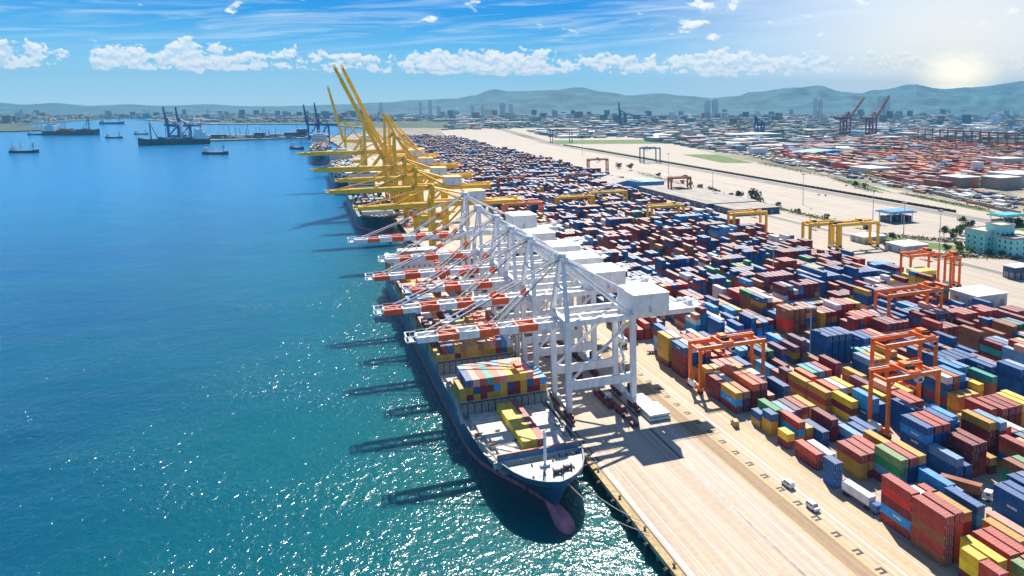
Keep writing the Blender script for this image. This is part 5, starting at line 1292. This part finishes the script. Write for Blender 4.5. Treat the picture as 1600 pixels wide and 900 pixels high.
# peninsula sheds
PS = [(-237, 2850, 40, 30, 12, M_NAVY, 'dark shed at the tip of the pier behind the anchored boats'), (-170, 2860, 36, 30, 9, M_CREAM, 'pale shed on the pier beside the dark shed'), (-128, 2858, 30, 34, 16, M_NAVY, 'dark tall shed in the middle of the pier'), (-84, 2862, 34, 30, 10, M_TAN, 'brown shed on the pier near the yellow cranes'), (-40, 2868, 40, 34, 15, M_NAVY, 'wide dark shed on the pier nearest the yellow cranes'), (-205, 2895, 30, 20, 8, M_GREY, 'low grey shed at the back of the pier'), (-10, 2890, 30, 40, 24, M_NAVY, 'tall navy hall where the pier meets the quay')]
for x, y, w, d, h, m, lb in PS: shed('shed', lb, 'shed', x-w/2, x+w/2, y-d/2, y+d/2, h, m, M_GROOF, door=False, group='sheds on the pier')
q = MB(); rp = random.Random(31)
for i in range(260):
    x = rp.uniform(-375, 60); y = rp.uniform(2815, 2925)
    w, d, h = rp.uniform(2, 9), rp.uniform(2, 9), rp.uniform(2, 8)
    q.box(x-w, x+w, y-d, y+d, 0, h, rp.choice((0, 0, 1, 2, 3)))
    if i % 9 == 0: q.bar((x, y, 0), (x+rp.uniform(-4, 4), y, rp.uniform(18, 40)), 1.2, 1.2, 0)
tag(q.obj('pier_clutter', [M_NAVY, M_TAN, M_WROOF, M_GREY]), kind='stuff')
q = MB()
for i in range(900):
    f = rp.random(); y = 560+f*1500; x = 632+(y-560)*.19+rp.uniform(8, 95)
    if rp.random() < .5: w, d, h = rp.uniform(1.5, 5), rp.uniform(3, 9), rp.uniform(2, 4)
    else: w, d, h = .9, 2.2, 1.5
    q.box(x-w, x+w, y-d, y+d, -.02, h, rp.choice((0, 1, 2, 3, 4, 5)))
tag(q.obj('roadside_clutter', [M_NAVY, M_TAN, M_WROOF, M_GREY, M_BRICKO, M_WHITE2]), kind='stuff')
# ------------------------------------------------------------------ far cranes
def far(label, x, y, rz, paint, H, HA, tip, raised, group):
    t = sts(label, 'crane', x, y, paint, H=H, HA=HA, tip=tip, stripes=False, raised=raised, group=group, name='harbour_crane', th=2.2); t.rotation_euler = (0, 0, rz); return t
BG = 'dark blue cranes on the pier'
far('dark blue pier crane with upright boom, left of two', -340, 2745, 0, M_BLUEC, 42, 60, -66, math.radians(84), BG)
far('dark blue pier crane with upright boom, right of two', -312, 2760, 0, M_BLUEC, 42, 60, -66, math.radians(84), BG)
RG = 'dusky red cranes by the river'
M_DRED = mat('crane_dusky_red', (.25, .06, .06), .5)
far('dusky red harbour crane with slanting boom, left of two', 1560, 2180, PI, M_DRED, 58, 76, -98, math.radians(50), RG)
far('dusky red harbour crane with slanting boom, right of two', 1585, 2080, PI, M_DRED, 58, 76, -98, math.radians(54), RG)
DG = 'dark upright cranes on the plain'
far('dark lone crane with upright boom on the distant plain', 1290, 3480, 0, M_BLUEC, 52, 70, -64, math.radians(86), DG)
far('small dark crane among the roofs left of the red cranes', 1390, 2430, 0, M_BLUEC, 36, 56, -40, math.radians(86), DG)
far('dark crane pair member far behind the yellow cranes, left', 20, 2560, 0, M_NAVY, 46, 70, -70, math.radians(84), DG)
far('dark crane pair member far behind the yellow cranes, right', 48, 2540, 0, M_NAVY, 46, 72, -74, math.radians(84), DG)
rtg('far blue gantry crane at the edge of the long grass strip', 606, 660, 2180, 34, 24, M_BLUEC, tz=.3)
# row of steel frames by the river
t = thing('steel_gantry', 'long dusky red steel gantry of posts and beams at the right edge', 'gantry', (1480, 1560, 0))
for i in range(13):
    q = MB(); yy = -170+i*28
    for xx in (-12, 12): q.bar((xx, yy, 0), (xx, yy, 40), 1.8, 1.8)
    q.bar((-12, yy, 20), (12, yy, 20), 1.2, 1.4); q.obj('frame', M_DRED, t)
for xx in (-12, 12):
    for zz in (14, 38): q = MB(); q.bar((xx, -180, zz), (xx, 200, zz), 1.2, 1.7); q.obj('beam', M_DRED, t)
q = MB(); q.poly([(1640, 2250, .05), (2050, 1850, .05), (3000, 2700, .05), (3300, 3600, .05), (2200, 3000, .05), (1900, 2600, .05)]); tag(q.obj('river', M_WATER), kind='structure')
# ------------------------------------------------------------------ boats at anchor
def boat(label, x, y, L, rz, paint, cargo=0, masts=2, name='cargo_boat', group='boats at anchor in the bay'):
    t = thing(name, label, 'boat', (x, y, WZ), rz, group); b_ = L*.085; D = L*.085
    q = MB(); st = [(-.5, 0.05, 1.5), (-.42, .6, 1.3), (-.3, .95, 1.1), (0, 1, 1), (.4, 1, 1), (.5, .8, 1.15)]; R = []
    for s_, w, z in st: R.append([(-w*b_*.6, s_*L, -1.), (-w*b_, s_*L, D*z), (w*b_, s_*L, D*z), (w*b_*.6, s_*L, -1.)])
    for i in range(5):
        for j in range(3): q.poly([R[i][j], R[i][j+1], R[i+1][j+1], R[i+1][j]][::-1], 1 if j == 1 else 0)
    q.poly(R[0]); q.poly(R[-1][::-1]); q.obj('hull', [paint, M_DECKB], t)
    q = MB(); q.box(-b_*.85, b_*.85, L*.28, L*.44, D*.9, D+L*.11); q.box(-b_*.7, b_*.7, L*.3, L*.40, D+L*.11, D+L*.16); wh = q.obj('wheelhouse', M_WHITE2, t)
    q = MB(); q.box(-b_*.72, b_*.72, L*.298, L*.3, D+L*.125, D+L*.15); q.obj('window', M_GLASS, wh)
    q = MB(); q.tube((0, L*.38, D+L*.16), (0, L*.38, D+L*.26), L*.012, 6); q.obj('funnel', M_ORCH, t)
    for k in range(masts):
        yy = L*(-.32+.42*k); q = MB(); q.tube((0, yy, D), (0, yy, D+L*.28), L*.012, 6); q.bar((-b_, yy, D+L*.2), (b_, yy, D+L*.2), L*.014, L*.014)
        for sg in (-1, 1): q.bar((0, yy, D+L*.27), (sg*b_*.9, yy+L*.1, D+L*.02), L*.008, L*.008)
        q.obj('mast', M_WHITE2 if k else M_GREY, t)
    if cargo:
        q = MB(); rc = random.Random(int(L))
        for i in range(10):
            q.box(-b_*.8, b_*.8, L*(-.34+.06*i), L*(-.29+.06*i), D*.9, D+rc.choice((3, 6, 8)))
        q.obj('deck_cargo', rc.choice((M_MAROON, M_NAVY, M_TAN)), t)
    return t
boat('small dark coaster with white wheelhouse at the far left of the bay', -580, 2323, 62, 1.25, M_HULLD)
boat('dark coaster with two masts in front of the pier', -182, 2080, 60, 1.05, M_HULLD)
boat('tiny dark coaster in the middle of the bay', -546, 3110, 52, 1.2, M_HULLD, masts=1)
boat('long container ship lying at the pier below the blue cranes', -320, 2590, 165, -1.35, M_HULLD, cargo=1, masts=2, name='cargo_ship')
boat('long dark ship with many masts anchored near the far left shore', -725, 3450, 170, 1.35, M_HULLD, cargo=1, masts=3, name='cargo_ship')
boat('tiny dark tug anchored left of the long dark ship', -840, 3523, 55, 1.3, M_HULLD, masts=1)
boat('very small barge right of the tiny coaster', -520, 3420, 45, 1.3, M_NAVY, masts=1)
boat('dark vessel with pale wheelhouse just off the end of the far quay', -20, 2215, 62, .5, M_HULLD, masts=1)
boat('low dark barge far across the bay', -880, 5000, 110, 1.4, M_NAVY, masts=1)
boat('low dark barge far across the bay before the pale roofs', -560, 4600, 95, 1.3, M_NAVY, masts=1)
# small waves of wake behind the moving boats are left to the water itself
# parked cars by the offices
cm_ = MB(); cm_.box(-.9, .9, -2.1, 2.1, .35, .95); cm_.box(-.78, .78, -1.1, 1.4, .95, 1.45)
cwm = MB(); 
for yy in (-1.3, 1.3): cwm.tube((-.92, yy, .33), (.92, yy, .33), .33, 8)
cgm = MB(); cgm.box(-.8, .8, -1.0, 1.3, 1.0, 1.36)
cms = {k: cm_.mesh('body', m) for k, m in (('white', M_WHITE2), ('black', M_BLACK), ('red', M_MAROON), ('grey', M_LGREY))}; cw_ = cwm.mesh('wheels', M_RUBBER); cg_ = cgm.mesh('window', M_GLASS)
for i, (x, y, k, lb) in enumerate([(470, 515, 'white', 'white car parked under trees above the pale shed'), (466, 509, 'black', 'black car beside the white one above the pale shed'), (463, 520, 'red', 'dark red car parked above the pale shed'), (447, 462, 'grey', 'grey car parked left of the turquoise building'), (451, 457, 'white', 'white car parked at the turquoise wall'), (455, 451, 'black', 'black car nearest the turquoise wall corner'), (652, 905, 'black', 'black car on the road beside the grass verge'), (470, 600, 'grey', 'grey car on the apron by the blue canopy'), (660, 760, 'white', 'white car on the road by the grass verge'), (558, 830, 'white', 'white car crossing the pale truck apron'), (561, 820, 'black', 'black car crossing the pale truck apron')]):
    t = thing('car', lb, 'car', (x, y, .03), i*.9, 'cars beyond the yard')
    for me in (cms[k], cw_, cg_): o = bpy.data.objects.new(me.name.split('.')[0], me); COL.objects.link(o); o.parent = t
